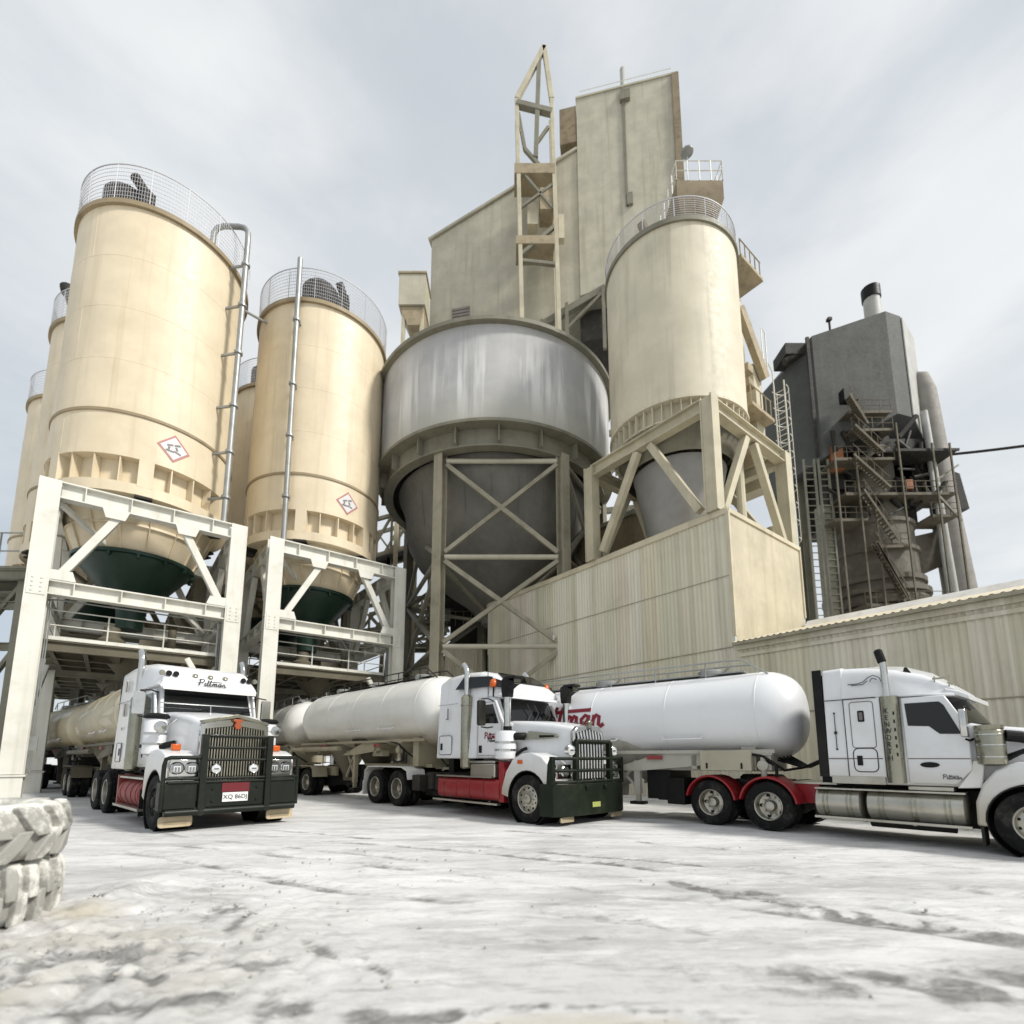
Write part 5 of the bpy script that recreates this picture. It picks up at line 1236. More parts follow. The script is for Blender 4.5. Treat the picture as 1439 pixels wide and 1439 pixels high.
# ================================================================== truck 1 (left)
def truck_left():
    th = .83
    root = thing('prime_mover', 'white truck coming out under the left silo frame, red plate on charcoal bull bar', 'truck', (-6.72, 12.03, 0), atan2(-cos(th), sin(th)), 'white prime movers', 1.075)
    L = 4.64
    chassis(root, -6.5, .62, L)
    axle(root, 0, dual=False, rimmat=m_steeldk); axle(root, -L, rimmat=m_alu); axle(root, -L - 1.35, rimmat=m_alu)
    # bonnet with fenders
    mb = MB()
    mb.loft([rring(-1.12, .98, 1.15, 2.40, .10, .04, .90, crown=.03), rring(-.7, .95, 1.1, 2.38, .10, .04, .86, crown=.03), rring(0, .84, 1.05, 2.28, .10, .04, .76, crown=.04), rring(.55, .70, 1.0, 2.13, .08, .04, .66, crown=.05)])
    mb.build('bonnet', m_white, root, bevel=.012)
    for s in (-1, 1):
        pts = fender_poly([(.66, .60), (.70, .95), (.70, 1.34), (.62, 1.46), (.35, 1.54), (-.05, 1.57), (-.4, 1.54), (-.62, 1.42), (-.74, 1.15), (-.78, .6)])
        y0, y1 = sorted((s * .62, s * 1.23))
        f = panel(root, 'fender', pts, y0, y1, m_white, .05)
        i = MB(); i.lathe([(.615, 0), (.60, 0), (.60, .58), (.615, .58)], 32, Matrix.Translation((0, y0 + .01, .54)) @ Matrix.Rotation(-pi / 2, 4, 'X'), cap=False); i.build('arch_liner', m_black, f)
        # headlights
        hb = MB(); hb.bb(.70, .74, min(s * .66, s * 1.17), max(s * .66, s * 1.17), 1.03, 1.37); h = hb.build('headlight', m_chrome, root, bevel=.015)
        for yy in (.79, 1.04): lamp(h, 'lamp', (.76, s * yy, 1.2), .115)
        bm2 = MB(); bm2.bb(.70, .73, min(s * .66, s * 1.2), max(s * .66, s * 1.2), .84, .99); bm2.build('bumper_trim', m_chrome, root, bevel=.01)
        ind = MB(); ind.bb(.28, .38, s * .98 - .08, s * .98 + .08, 1.54, 1.67); ind.build('indicator', m_orange, root, bevel=.02)
        # air cleaner
        a = MB(); Mx = Matrix.Translation((-.60, s * 1.14, 0))
        a.lathe([(.10, 1.44), (.20, 1.48), (.205, 1.52), (.205, 2.16), (.19, 2.2), (.1, 2.2)], 28, Mx); ac = a.build('air_cleaner', m_white, root, ang=40)
        a = MB()
        for z in (1.68, 1.9): a.lathe([(.205, z - .022), (.216, z - .02), (.216, z + .02), (.205, z + .022)], 28, Mx, cap=False)
        a.build('clamp_band', m_chrome, ac)
        a = MB(); a.lathe([(.1, 2.19), (.235, 2.22), (.245, 2.26), (.2, 2.31), (.05, 2.33)], 28, Mx); a.build('intake_cap', m_black, ac, ang=50); MB().path([(-.45, s * 1.06, 1.62), (-.33, s * .98, 1.66), (-.28, s * .84, 1.7)], .065, 10).build('intake_elbow', m_black, ac)
        # stacks, mirrors, tanks, steps
        stack(root, -2.38, s * 1.13, 1.10, 2.82, 3.93, 1.0, .15)
        mirror(root, -1.28, s * 1.34, 2.58, .50, s)
        sm = MB(); sm.lathe([(.001, 0), (.10, .01), (.12, .03), (.10, .05), (.001, .06)], 20, Matrix.Translation((-.18, s * 1.16, 2.02)) @ Matrix.Rotation(pi / 2, 4, 'Y')); sm.path([(-.2, s * 1.16, 1.95), (-.3, s * 1.0, 2.05), (-.35, s * .84, 2.2)], .015, 6); sm.build('bonnet_mirror', m_chrome, root)
        tk = MB(); tk.lathe([(.28, -2.95), (.315, -2.92), (.315, -1.15), (.28, -1.12)], 28, Matrix.Translation((0, s * .92, .62)) @ Matrix.Rotation(pi / 2, 4, 'Y')); ft = tk.build('fuel_tank', m_redd, root, ang=40)
        tb = MB()
        for x in (-2.7, -2.2, -1.7, -1.3): tb.lathe([(.318, x - .03), (.326, x - .03), (.326, x + .03), (.318, x + .03)], 28, Matrix.Translation((0, s * .92, .62)) @ Matrix.Rotation(pi / 2, 4, 'Y'), cap=False)
        tb.build('tank_strap', m_redd, ft)
        st = MB(); st.bb(-2.95, -.82, s * 1.02 - .2, s * 1.02 + .2, .94, .98); st.bb(-3.1, -.8, s * 1.18 - .1, s * 1.18 + .06, .30, .35); st.build('step', m_alu, root)
        fr = MB(); fr.bb(-3.12, -3.0, min(s * .5, s * 1.22), max(s * .5, s * 1.22), .32, 1.0); fr.bb(-4.0, -3.12, s * .9 - .03, s * .9 + .03, .7, 1.0); fr.build('tank_bracket', m_redd, root)
        mf = MB(); mf.bb(-.86, -.83, min(s * .8, s * 1.25), max(s * .8, s * 1.25), .2, .75); mf.build('mud_flap', m_black, root)
    # grille
    g = MB(); g.prism([(-.66, .82), (.66, .82), (.66, 2.06), (.55, 2.14), (0, 2.21), (-.55, 2.14), (-.66, 2.06)], .50, .66, axis='x'); gs = g.build('grille_surround', m_chrome, root, bevel=.02)
    g = MB(); g.prism([(-.58, .9), (.58, .9), (.58, 1.98), (0, 2.06), (-.58, 1.98)], .665, .672, axis='x'); g.build('radiator', m_black, gs)
    g = MB()
    for k in range(22):
        y = -.55 + 1.1 * k / 21; g.beam((.69, y, .92), (.69, y, 1.98 + .06 * (1 - abs(y) / .58)), .022, .03, (1, 0, 0))
    g.build('grille_bar', M_('dull_chrome', (.50, .48, .40), .2, .95, dirt=(.10, .09, .06), amt=.6, dscale=6), gs)
    g = MB(); g.prism([(-.64, 2.08), (0, 2.22), (.64, 2.08), (.64, 2.15), (0, 2.30), (-.64, 2.15)], .44, .69, axis='x'); g.build('bonnet_trim', m_alushield, gs, bevel=.01)
    g = MB(); g.prism([(-.04, 1.98), (.04, 1.98), (.07, 2.05), (.04, 2.12), (.10, 2.15), (.09, 2.19), (-.09, 2.19), (-.10, 2.15), (-.04, 2.12), (-.07, 2.05)], .69, .75, axis='x'); g.build('bonnet_badge', M_('orange_badge', (.33, .07, .02), .4, var=0), root, bevel=.01)
    # bull bar
    b = MB()
    for y in (-.62, .62): b.bb(.80, .92, y - .06, y + .06, .30, 1.86)
    for z, w in ((1.83, .05), (1.60, .045), (1.36, .045), (1.0, .045)): b.tube((.86, -.62, z), (.86, .62, z), w * .6, 10)
    b.bb(.82, .86, -.58, .58, .44, .92); b.tube((.86, -1.22, .37), (.86, 1.22, .37), .065, 12); b.tube((.86, -1.2, .93), (.86, 1.2, .93), .03, 8)
    b.bb(.62, .80, -.6, .6, .45, .8)
    for s in (-1, 1):
        y0, y1 = sorted((s * .7, s * 1.24))
        b.bb(.82, .86, y0, y1, .44, .92)
        b.path([(.86, s * .66, 1.40), (.86, s * 1.18, 1.40), (.84, s * 1.25, 1.37), (.83, s * 1.27, 1.25), (.83, s * 1.27, .40)], .04, 10)
        b.tube((.86, s * .66, 1.0), (.85, s * 1.26, 1.0), .03, 8); b.bb(.45, .84, s * 1.25 - .02, s * 1.25 + .02, .40, .93)
        for z in (.56, .8): b.tube((.86, s * .42, z), (.885, s * .42, z), .03, 8)
        b.beam((.86, s * .9, .95), (.88, s * .9, .95), .03, .03)
    bb_ = b.build('bull_bar', m_bull, root, bevel=.012, ang=40)
    for s in (-1, 1): lamp(bb_, 'driving_lamp', (.76, s * .36, 1.18), .10, .08)
    for s in (-1, 1):
        f = MB(); f.prism(rounded(min(s * .70, s * 1.26), max(s * .70, s * 1.26), .10, .30, .05), .70, .74, axis='x'); f.build('spray_flap', m_cream, root)
        f = MB(); f.prism(rounded(min(s * .78, s * 1.18), max(s * .78, s * 1.18), .155, .205, .02), .742, .75, axis='x'); f.build('flap_slot', m_rust2, root)
    n = MB(); n.bb(.865, .875, -.26, .26, .72, .90); np_ = n.build('red_plate', M_('plate_red', (.13, .006, .012), .5, var=0), bb_)
    n = MB(); n.bb(.865, .878, -.24, .24, .53, .71); p = n.build('number_plate', m_plate, bb_)
    text('plate_lettering', 'XQ 86DJ', .118, axes((0, 1, 0), (0, 0, 1), (.881, 0, .62)), m_ink, p, spacing=1.02)
    # cab
    c = MB()
    c.loft([rring(-2.3, 1.06, 1.18, 3.05, .12, .05, 1.02), rring(-1.45, 1.05, 1.18, 3.03, .12, .05, .98), rring(-1.36, 1.04, 1.18, 2.98, .10, .05, .96), rring(-1.08, 1.02, 1.18, 2.36, .08, .05, .97), rring(-.98, .98, 1.18, 2.30, .08, .05, .93)])
    c.build('cab', m_white, root)
    wq = lambda z: -1.36 + (2.98 - z) / (2.98 - 2.36) * .28
    def slab(z0, z1, w0, w1, off, t):
        x0, x1 = wq(z0) + off, wq(z1) + off
        return [[(x0, -w0, z0), (x0, w0, z0), (x0 + t, w0, z0 + .01), (x0 + t, -w0, z0 + .01)], [(x1, -w1, z1), (x1, w1, z1), (x1 + t, w1, z1 + .01), (x1 + t, -w1, z1 + .01)]]
    w = MB(); w.loft(slab(2.385, 2.94, .91, .88, .002, .015)); ws = w.build('windscreen', m_glass, root)
    w = MB(); w.tube((-1.05, -1.02, 2.60), (-1.05, 1.02, 2.60), .011, 6); w.tube((-1.0, .0, 2.38), (-1.05, 0, 2.60), .011, 6); w.build('screen_guard', m_chrome, root)
    w = MB()
    for y in (-.45, .45): w.beam((-1.02, y, 2.39), (-1.12, y + .4, 2.52), .012, .015)
    w.build('wiper', m_black, ws)
    for s in (-1, 1):
        yo = s * 1.055
        dp = rounded(-2.15, -1.12, 1.22, 2.30, .1) ; d = panel(root, 'door', [(-2.16, 1.24), (-1.1, 1.24), (-1.08, 2.2), (-1.34, 2.92), (-2.12, 2.92), (-2.16, 2.8)], *sorted((s * 1.02, s * 1.068)), m_white, .015)
        y0, y1 = sorted((s * 1.06, s * 1.078))
        panel(d, 'door_window', [(-2.02, 2.32), (-1.22, 2.32), (-1.40, 2.84), (-2.0, 2.84)], y0, y1, m_glass, .01)
        hd = MB(); hd.bb(-2.1, -1.96, y0, y1 + .02 if s > 0 else y1, 1.62, 1.70); hd.build('handle', m_black, d)
        badge = MB(); badge.lathe([(.001, 0), (.055, .001), (.055, .006), (.001, .008)], 16, Matrix.Translation((-1.85, s * 1.07, 1.45)) @ Matrix.Rotation(-s * pi / 2, 4, 'X')); badge.build('door_badge', m_ink, d)
    logo(root, 'door_lettering', lambda u, v, h: (-1.55 - 0 + u, -1.07 - h, 1.98 + v), .13, m_ink, .14)
    # sleeper and roof
    s_ = MB()
    s_.loft([rring(-4.15, 1.2, 1.12, 3.56, .12, .04, 1.14), rring(-3.2, 1.2, 1.12, 3.62, .16, .04, 1.14, crown=0), rring(-2.55, 1.2, 1.12, 3.62, .18, .04, 1.13)])
    sl_ = s_.build('sleeper', m_white, root, bevel=.02)
    s_ = MB(); s_.bb(-4.20, -4.152, -1.16, 1.16, 1.15, 3.5); s_.build('rear_seal', m_black, sl_)
    r_ = MB()
    r_.loft([rring(-2.56, 1.17, 2.95, 3.615, .18, .04, 1.12), rring(-2.1, 1.14, 2.96, 3.60, .2, .04, 1.06), rring(-1.65, 1.10, 2.97, 3.52, .2, .04, 1.0), rring(-1.38, 1.07, 2.98, 3.40, .18, .04, .96), rring(-1.2, 1.04, 2.99, 3.22, .12, .04, .98), rring(-1.10, 1.02, 2.96, 3.08, .05, .03, 1.0)])
    r_.build('roof_fairing', m_white, root)
    v = MB(); v.loft([rring(-1.15, 1.0, 2.93, 3.0, .02, .02), rring(-1.02, .98, 2.90, 2.95, .015, .015)]); v.build('sun_visor', m_whited, root)
    for y in (-.32, 0, .32):
        k = MB(); k.lathe([(.06, 0), (.055, .04), (.02, .06)], 12, Matrix.Translation((-1.24, y, 3.27)) @ Matrix.Rotation(.7, 4, 'Y')); k.build('marker_lamp', m_alushield, root)
    for y in (-.86, -.72, .72, .86, .99, -.99):
        k = MB(); k.lathe([(.05, -.03), (.062, .03), (.05, .06), (.001, .06)], 14, Matrix.Translation((-1.2, y, 3.28)) @ Matrix.Rotation(pi / 2, 4, 'Y')); k.build('roof_lamp', m_black if abs(y) < .98 else m_alushield, root)
    sg = MB(); logo(root, 'roof_lettering', lambda u, v, h: (-1.075 + h, u, 3.125 + v * .9), .155, m_ink, .15)
    for s in (-1, 1):
        y0, y1 = sorted((s * 1.195, s * 1.208))
        for z0, z1, x0, x1 in ((3.0, 3.3, -3.45, -3.3), (2.4, 2.72, -3.45, -3.3)): panel(sl_, 'sleeper_window', rounded(x0, x1, z0, z1, .03), y0, y1, m_glass, 0)
        lk = panel(sl_, 'locker_door', rounded(-3.75, -3.25, 1.3, 1.75, .06), *sorted((s * 1.195, s * 1.206)), m_white, .006)
        seam(root, 'seam', rounded(-3.75, -3.25, 1.3, 1.75, .06), s * 1.208, lk)
        h = MB(); h.bb(-3.42, -3.36, min(s * 1.2, s * 1.22), max(s * 1.2, s * 1.22), 1.45, 1.62); h.build('handle', m_black, lk)
        seam(root, 'seam', [(-4.1, 2.75), (-2.6, 2.75)], s * 1.203, sl_, closed=False)
        gl = MB(); gl.lathe([(.04, 0), (.04, .012), (.001, .015)], 12, Matrix.Translation((-3.4, s * 1.2, 2.1)) @ Matrix.Rotation(-s * pi / 2, 4, 'X')); gl.build('filler_cap', m_alushield, sl_)
    return root
truck_left()

# ================================================================== truck 2 (middle)
def truck_mid():
    th = .745
    root = thing('prime_mover', 'white conventional truck in the middle with two black-headed snorkels and bright red fuel tank', 'truck', (1.27, 12.97, 0), atan2(-cos(th), sin(th)), 'white prime movers', 1.045)
    L = 5.65
    chassis(root, -7.7, .6, L)
    axle(root, 0, dual=False, rimmat=m_alu); axle(root, -L, rimmat=m_alu); axle(root, -L - 1.37, rimmat=m_alu)
    mb = MB()
    mb.loft([rring(-1.0, .90, 1.2, 2.34, .12, .04, .82, crown=.03), rring(-.5, .86, 1.15, 2.31, .12, .04, .78, crown=.03), rring(.2, .72, 1.1, 2.24, .12, .04, .62, crown=.03), rring(.72, .56, 1.05, 2.14, .10, .04, .48, crown=.03)])
    bo = mb.build('bonnet', m_white, root, bevel=.012)
    for s in (-1, 1):
        pts = fender_poly([(.64, .60), (.80, .82), (.78, 1.02), (.66, 1.28), (.45, 1.46), (.15, 1.55), (-.15, 1.53), (-.45, 1.40), (-.68, 1.12), (-.82, .75), (-.84, .6)])
        y0, y1 = sorted((s * .55, s * 1.22))
        f = panel(root, 'fender', pts, y0, y1, m_white, .09)
        i = MB(); i.lathe([(.618, 0), (.60, 0), (.60, .62), (.618, .62)], 32, Matrix.Translation((0, y0 + .01, .54)) @ Matrix.Rotation(-pi / 2, 4, 'X'), cap=False); i.build('arch_liner', m_black, f)
        hb = MB(); hb.bb(.72, .80, min(s * .62, s * 1.1), max(s * .62, s * 1.1), .98, 1.3); h = hb.build('headlight', m_chrome, root, bevel=.02)
        lamp(h, 'lamp', (.82, s * .86, 1.14), .12)
        ind = MB(); ind.bb(-.28, -.12, min(s * 1.21, s * 1.24), max(s * 1.21, s * 1.24), 1.30, 1.39); ind.build('indicator', m_orange, root, bevel=.012)
        # bonnet side vents
        yb = s * .80
        Mv = lambda u, z, o: (u, s * (.875 - .165 * max(0, u + .55) ** 1.05 + o), z)
        vp = [(-.42, 1.86), (-.30, 2.06), (.42, 1.98), (.48, 1.92), (.42, 1.88), (.1, 1.86)]
        vm = MB(); vm.loft([[Mv(u, z, -.06) for u, z in vp], [Mv(u, z, .012) for u, z in vp]]); vv = vm.build('side_vent', m_alushield, root)
        vm = MB(); vp2 = [(.0, 1.895), (.0, 1.955), (.38, 1.945), (.42, 1.92), (.38, 1.90)]; vm.loft([[Mv(u, z, 0) for u, z in vp2], [Mv(u, z, .02) for u, z in vp2]]); vm.build('vent_slot', m_black, vv)
        # air cleaner and snorkel
        Mx = Matrix.Translation((-.80, s * 1.12, 0))
        a = MB(); a.lathe([(.12, 1.38), (.25, 1.42), (.255, 1.46), (.255, 2.02), (.24, 2.06), (.1, 2.08)], 30, Mx); ac = a.build('air_cleaner', m_white, root, ang=40)
        a = MB()
        for z in (1.62, 1.80): a.lathe([(.255, z - .025), (.268, z - .022), (.268, z + .022), (.255, z + .025)], 30, Mx, cap=False)
        a.build('clamp_band', m_chrome, ac)
        a = MB(); a.path([(-.62, s * 1.05, 1.93), (-.50, s * 1.0, 1.94), (-.46, s * .8, 1.94)], .09, 12); a.path([(-.6, s * 1.0, 1.5), (-.4, s * .95, 1.62), (-.36, s * .85, 1.66)], .04, 8); a.build('intake_elbow', m_black, ac, ang=50)
        p = MB(); p.tube((-.80, s * 1.06, 2.05), (-.80, s * 1.06, 2.92), .088, 18); sn = p.build('snorkel', m_chrome, root, ang=50)
        p = MB(); p.lathe([(.092, 0), (.10, .0), (.105, .12), (.09, .12)], 18, Matrix.Translation((-.80, s * 1.06, 2.06))); p.build('snorkel_collar', m_black, sn); p = MB()
        p.loft([[(-.90, s * 1.06 - .10, 2.88), (-.70, s * 1.06 - .10, 2.88), (-.70, s * 1.06 + .10, 2.88), (-.90, s * 1.06 + .10, 2.88)], [(-.92, s * 1.06 - .11, 3.08), (-.68, s * 1.06 - .11, 3.08), (-.68, s * 1.06 + .11, 3.08), (-.92, s * 1.06 + .11, 3.08)],
                [(-.90, s * 1.06 - .13, 3.30), (-.55, s * 1.06 - .13, 3.16), (-.55, s * 1.06 + .13, 3.16), (-.90, s * 1.06 + .13, 3.30)], [(-.78, s * 1.06 - .14, 3.36), (-.42, s * 1.06 - .14, 3.20), (-.42, s * 1.06 + .14, 3.20), (-.78, s * 1.06 + .14, 3.36)]])
        p.build('snorkel_head', m_black, sn, bevel=.02); MB().bb(-.78, -.40, s * 1.06 - .14, s * 1.06 + .14, 3.30, 3.37).build('snorkel_hood', m_black, sn, bevel=.02)
        p = MB()
        for k in range(4): p.beam((-.46 - .0 * k, s * 1.06 - .1, 3.225 + k * .025), (-.46, s * 1.06 + .1, 3.225 + k * .025), .012, .1)
        p.build('snorkel_grille', m_alushield, sn)
        stack(root, -2.32, s * 1.12, 1.16, 3.05, 3.90, 1.0, .15, m_alushield, True)
        mirror(root, -1.35, s * 1.42, 2.52, .62, s, m_steeldk)
        tp = MB(); tp.bb(-2.1, -1.15, *sorted((s * .72, s * 1.16)), .96, 1.30); bx = tp.build('tool_box', m_alu, root, bevel=.03)
        tp = MB(); tp.bb(-2.12, -1.13, *sorted((s * .70, s * 1.18)), 1.31, 1.36); tp.build('lid', m_chrome, bx, bevel=.012)
        tk = MB(); tk.prism(rounded(.42, .92, .42, .93, .12), -3.45, -.95, axis='x') if s > 0 else tk.prism([(-a_, b_) for a_, b_ in rounded(.62, 1.2, .42, .93, .12)], -3.45, -.95, axis='x')
        if s > 0: tk = MB(); tk.prism(rounded(.62, 1.2, .42, .93, .12), -3.45, -.95, axis='x')
        ft = tk.build('fuel_tank', m_red, root, ang=40)
        tb = MB()
        for x in (-3.2, -2.65, -2.1, -1.55): tb.prism([(s * a_, b_) for a_, b_ in rounded(.61, 1.212, .41, .94, .125)], x - .018, x + .018, axis='x')
        tb.build('tank_strap', m_redd, ft)
        rp = MB(); rp.bb(-.98, -.80, *sorted((s * .6, s * 1.18)), .4, 1.35); rp.build('red_panel', m_red, root, bevel=.01)
        st = MB(); st.bb(-3.5, -1.2, *sorted((s * .95, s * 1.22)), .95, .985); st.bb(-3.6, -.95, *sorted((s * 1.14, s * 1.26)), .33, .37); st.build('step', m_alu, root)
        # guards over the drive wheels
        g = MB(); pts = [(-7.72, .55), (-7.66, 1.0), (-7.45, 1.15), (-5.35, 1.15), (-5.05, 1.05), (-4.98, .80)]
        g.prism(pts + [(x, z + .03) for x, z in pts[::-1]], *sorted((s * .6, s * 1.23))); g.bb(-7.78, -7.74, *sorted((s * .62, s * 1.22)), .25, .7); g.build('mudguard', m_whited, root)
        g = MB(); g.bb(-4.85, -4.45, *sorted((s * .5, s * 1.15)), .5, .95); g.tube((-4.3, s * .8, .55), (-4.3, s * .8, 1.0), .14, 12); g.tube((-4.0, s * .8, .55), (-4.0, s * .8, 1.0), .10, 12); g.build('battery_box', m_steeldk, root, bevel=.015)
    # grille
    g = MB(); g.prism([(-.54, .90), (.54, .90), (.54, 2.02), (.40, 2.14), (0, 2.20), (-.40, 2.14), (-.54, 2.02)], .70, .82, axis='x'); gs = g.build('grille_surround', m_chrome, root, bevel=.03)
    g = MB(); g.prism([(-.47, .96), (.47, .96), (.47, 1.98), (0, 2.10), (-.47, 1.98)], .825, .832, axis='x'); g.build('radiator', m_black, gs)
    g = MB()
    for k in range(9):
        y = -.42 + .84 * k / 8; g.path([(.85, y, .98), (.86, y, 1.5), (.85, y, 1.9), (.82, y, 2.0 + .08 * (1 - abs(y) / .47))], .026, 8)
    g.build('grille_bar', m_chrome, gs)
    g = MB(); g.prism([(-.05, 2.10), (.05, 2.10), (.04, 2.2), (.09, 2.24), (0, 2.30), (-.09, 2.24), (-.04, 2.2)], .80, .87, axis='x'); g.build('bonnet_badge', m_alushield, root, bevel=.01)
    b = MB()   # bull bar
    pl_ = [(.95, -1.0), (.98, -.6), (.98, .6), (.95, 1.0), (.82, 1.24), (.45, 1.27), (.45, 1.23), (.78, 1.20), (.90, .98), (.92, .6), (.92, -.6), (.90, -.98), (.78, -1.20), (.45, -1.23), (.45, -1.27), (.82, -1.24)]
    b.prism(pl_, .20, .88, axis='z')
    for y in (-.60, .60): b.bb(.86, .98, y - .055, y + .055, .85, 1.80)
    b.tube((.93, -.62, 1.80), (.93, .62, 1.80), .05, 12)
    for z in (1.42, 1.16, .92): b.path([(.78, -1.22, z), (.92, -1.0, z), (.95, -.6, z), (.95, .6, z), (.92, 1.0, z), (.78, 1.22, z)], .036, 10)
    for s in (-1, 1):
        b.bb(.74, .84, s * 1.22 - .045, s * 1.22 + .045, .85, 1.46); b.prism([(.84, .86), (.84, 1.46), (.74, 1.46), (.66, 1.3), (.62, .86)], s * 1.22 - .02, s * 1.22 + .02)
        for yy in (.32,): b.box((1.0, s * yy, .80), (.05, .1, .08))
    m_bull2 = M_('bull_bar_dark_green', (.008, .013, .007), .5, dirt=(.045, .045, .03), amt=.4, dscale=2); m_bull2.node_tree.nodes['Principled BSDF'].inputs['Specular IOR Level'].default_value = .2
    bb_ = b.build('bull_bar', m_bull2, root, bevel=.012, ang=40)
    for s in (-1, 1):
        lamp(bb_, 'spot_lamp', (.92, s * .76, 1.6), .12, .1)
        f = MB(); f.prism(rounded(min(s * .66, s * 1.08), max(s * .66, s * 1.08), .08, .19, .03), .86, .89, axis='x'); f.build('spray_flap', m_rust2, root)
    n = MB(); n.bb(.985, .992, -.14, .14, .36, .47); p = n.build('number_plate', m_plateg, bb_)
    # cab and sleeper
    c = MB()
    c.loft([rring(-2.0, 1.05, 1.42, 3.0, .12, .05, 1.0), rring(-1.5, 1.04, 1.42, 3.0, .12, .05, .98), rring(-1.30, 1.0, 1.42, 2.96, .10, .05, .92), rring(-.98, .92, 1.42, 2.30, .08, .05, .88), rring(-.86, .86, 1.42, 2.27, .08, .05, .82)])
    c.build('cab', m_white, root)
    # curved windscreen, standing proud of the sloping front
    w = MB(); R0 = []; R1 = []; n = 16
    for i in range(n + 1):
        t = -1 + 2 * i / n; bow = .10 * (1 - t * t)
        R0.append((-.985 + bow - .02 * t * t, .90 * t, 2.33)); R1.append((-1.245 + bow - .03 * t * t, .88 * t, 2.90))
    for rr in (R0, R1): rr += [(x - .10, y * .98, z) for x, y, z in rr[::-1]]
    w.loft([R0, R1]); ws = w.build('windscreen', m_glass, root)
    w = MB()
    for y in (-.35, -.1, .35): w.path([(-.84, y, 2.34), (-.90, y + .2, 2.55), (-.98, y + .12, 2.78)], .012, 5)
    w.build('wiper', m_black, ws)
    v = MB(); v.loft([rring(-1.35, 1.0, 2.94, 3.06, .05, .03), rring(-1.12, .97, 2.92, 3.02, .04, .03), rring(-.86, .88, 2.88, 2.94, .02, .02)]); v.build('sun_visor', m_white, root, bevel=.01)
    for s in (-1, 1):
        d = panel(root, 'door', [(-1.96, 1.46), (-1.0, 1.46), (-.96, 2.25), (-1.25, 2.86), (-1.86, 2.86), (-1.96, 2.76)], *sorted((s * .98, s * 1.062)), m_white, .02)
        seam(root, 'seam', [(-1.92, 1.5), (-1.05, 1.5), (-1.02, 2.24), (-1.28, 2.82), (-1.84, 2.82), (-1.92, 2.74)], s * 1.064, d, .008, m_grey)
        panel(d, 'door_window', [(-1.82, 2.30), (-1.12, 2.27), (-1.34, 2.76), (-1.78, 2.76)], *sorted((s * 1.055, s * 1.072)), m_glass, .01)
        h = MB(); h.bb(-1.86, -1.76, *sorted((s * 1.06, s * 1.085)), 1.56, 1.74); h.build('handle', m_black, d)
    logo(root, 'door_lettering', lambda u, v, h: (-1.38 + u, -1.068 - h, 1.98 + v), .15, m_logo, .16)
    logo(root, 'door_lettering', lambda u, v, h: (-1.36 + u, -1.068 - h, 1.87 + v), .09, m_ink, .14, False)
    s_ = MB(); s_.loft([rring(-3.55, 1.2, 1.42, 3.52, .14, .04, 1.10), rring(-3.3, 1.2, 1.42, 3.66, .16, .04, 1.06), rring(-2.55, 1.2, 1.42, 3.72, .2, .04, 1.02), rring(-2.1, 1.16, 1.42, 3.70, .22, .04, .98), rring(-1.98, 1.08, 1.42, 3.69, .22, .04, .97)])
    sl_ = s_.build('sleeper', m_white, root, bevel=.02)
    r_ = MB(); r_.loft([rring(-2.0, 1.03, 2.95, 3.69, .22, .04, .97), rring(-1.6, 1.0, 2.96, 3.58, .2, .04, .9), rring(-1.2, .96, 2.97, 3.32, .14, .04, .86), rring(-.98, .92, 2.98, 3.12, .06, .03, .88)]); rf = r_.build('roof_fairing', m_white, root)
    for s in (-1, 1):
        mb = MB(); q = [(-2.75, 3.24, 1.15), (-2.5, 3.56, 1.06), (-1.60, 3.50, .97), (-1.42, 3.22, 1.0)]
        mb.loft([[(x, s * (y - .12), z) for x, z, y in q], [(x, s * (y + .035), z) for x, z, y in q]]); mb.build('roof_window', m_glass, rf)
        mb = MB(); q = [(-1.36, 3.2, .99), (-1.48, 3.44, .94), (-1.22, 3.34, .92), (-1.08, 3.16, .95)]
        mb.loft([[(x, s * (y - .12), z) for x, z, y in q], [(x, s * (y + .015), z) for x, z, y in q]]); mb.build('roof_window', m_glass, rf)
        lk = panel(sl_, 'locker_door', rounded(-3.42, -2.85, 1.52, 2.02, .07), *sorted((s * 1.19, s * 1.208)), m_white, .006)
        seam(root, 'seam', rounded(-3.42, -2.85, 1.52, 2.02, .07), s * 1.21, lk, .008)
        h = MB(); h.bb(-3.34, -3.26, *sorted((s * 1.2, s * 1.225)), 1.64, 1.82); h.build('handle', m_black, lk)
        seam(root, 'seam', [(-3.5, 2.86), (-2.6, 2.86)], s * 1.204, sl_, .006, m_grey, closed=False)
        h = MB(); h.bb(-3.06, -3.02, *sorted((s * 1.2, s * 1.212)), 2.45, 2.75); h.bb(-3.12, -3.06, *sorted((s * 1.2, s * 1.212)), 2.45, 2.48); h.build('hook', m_grey, sl_)
    for x, y in ((-1.42, -.98), (-1.25, .75)):
        k = MB(); k.tube((x, y, 2.96), (x, y, 3.2), .02, 6); bk = k.build('beacon_post', m_black, root)
        k = MB(); k.lathe([(.09, 3.2), (.10, 3.22), (.10, 3.3), (.075, 3.38), (.03, 3.41)], 18, Matrix.Translation((x, y, 0))); k.build('beacon', m_orange, bk, ang=50)
    k = MB(); k.tube((-1.6, -1.0, 2.96), (-1.62, -1.0, 4.05), .009, 5); k.build('aerial', m_black, root)
    k = MB(); k.loft([[(-1.66, -.62, 3.56), (-1.66, .62, 3.56), (-1.64, .62, 3.64), (-1.64, -.62, 3.64)], [(-1.24, -.74, 3.30), (-1.24, .74, 3.30), (-1.20, .74, 3.365), (-1.20, -.74, 3.365)]]); k.build('front_roof_window', m_glass, rf)
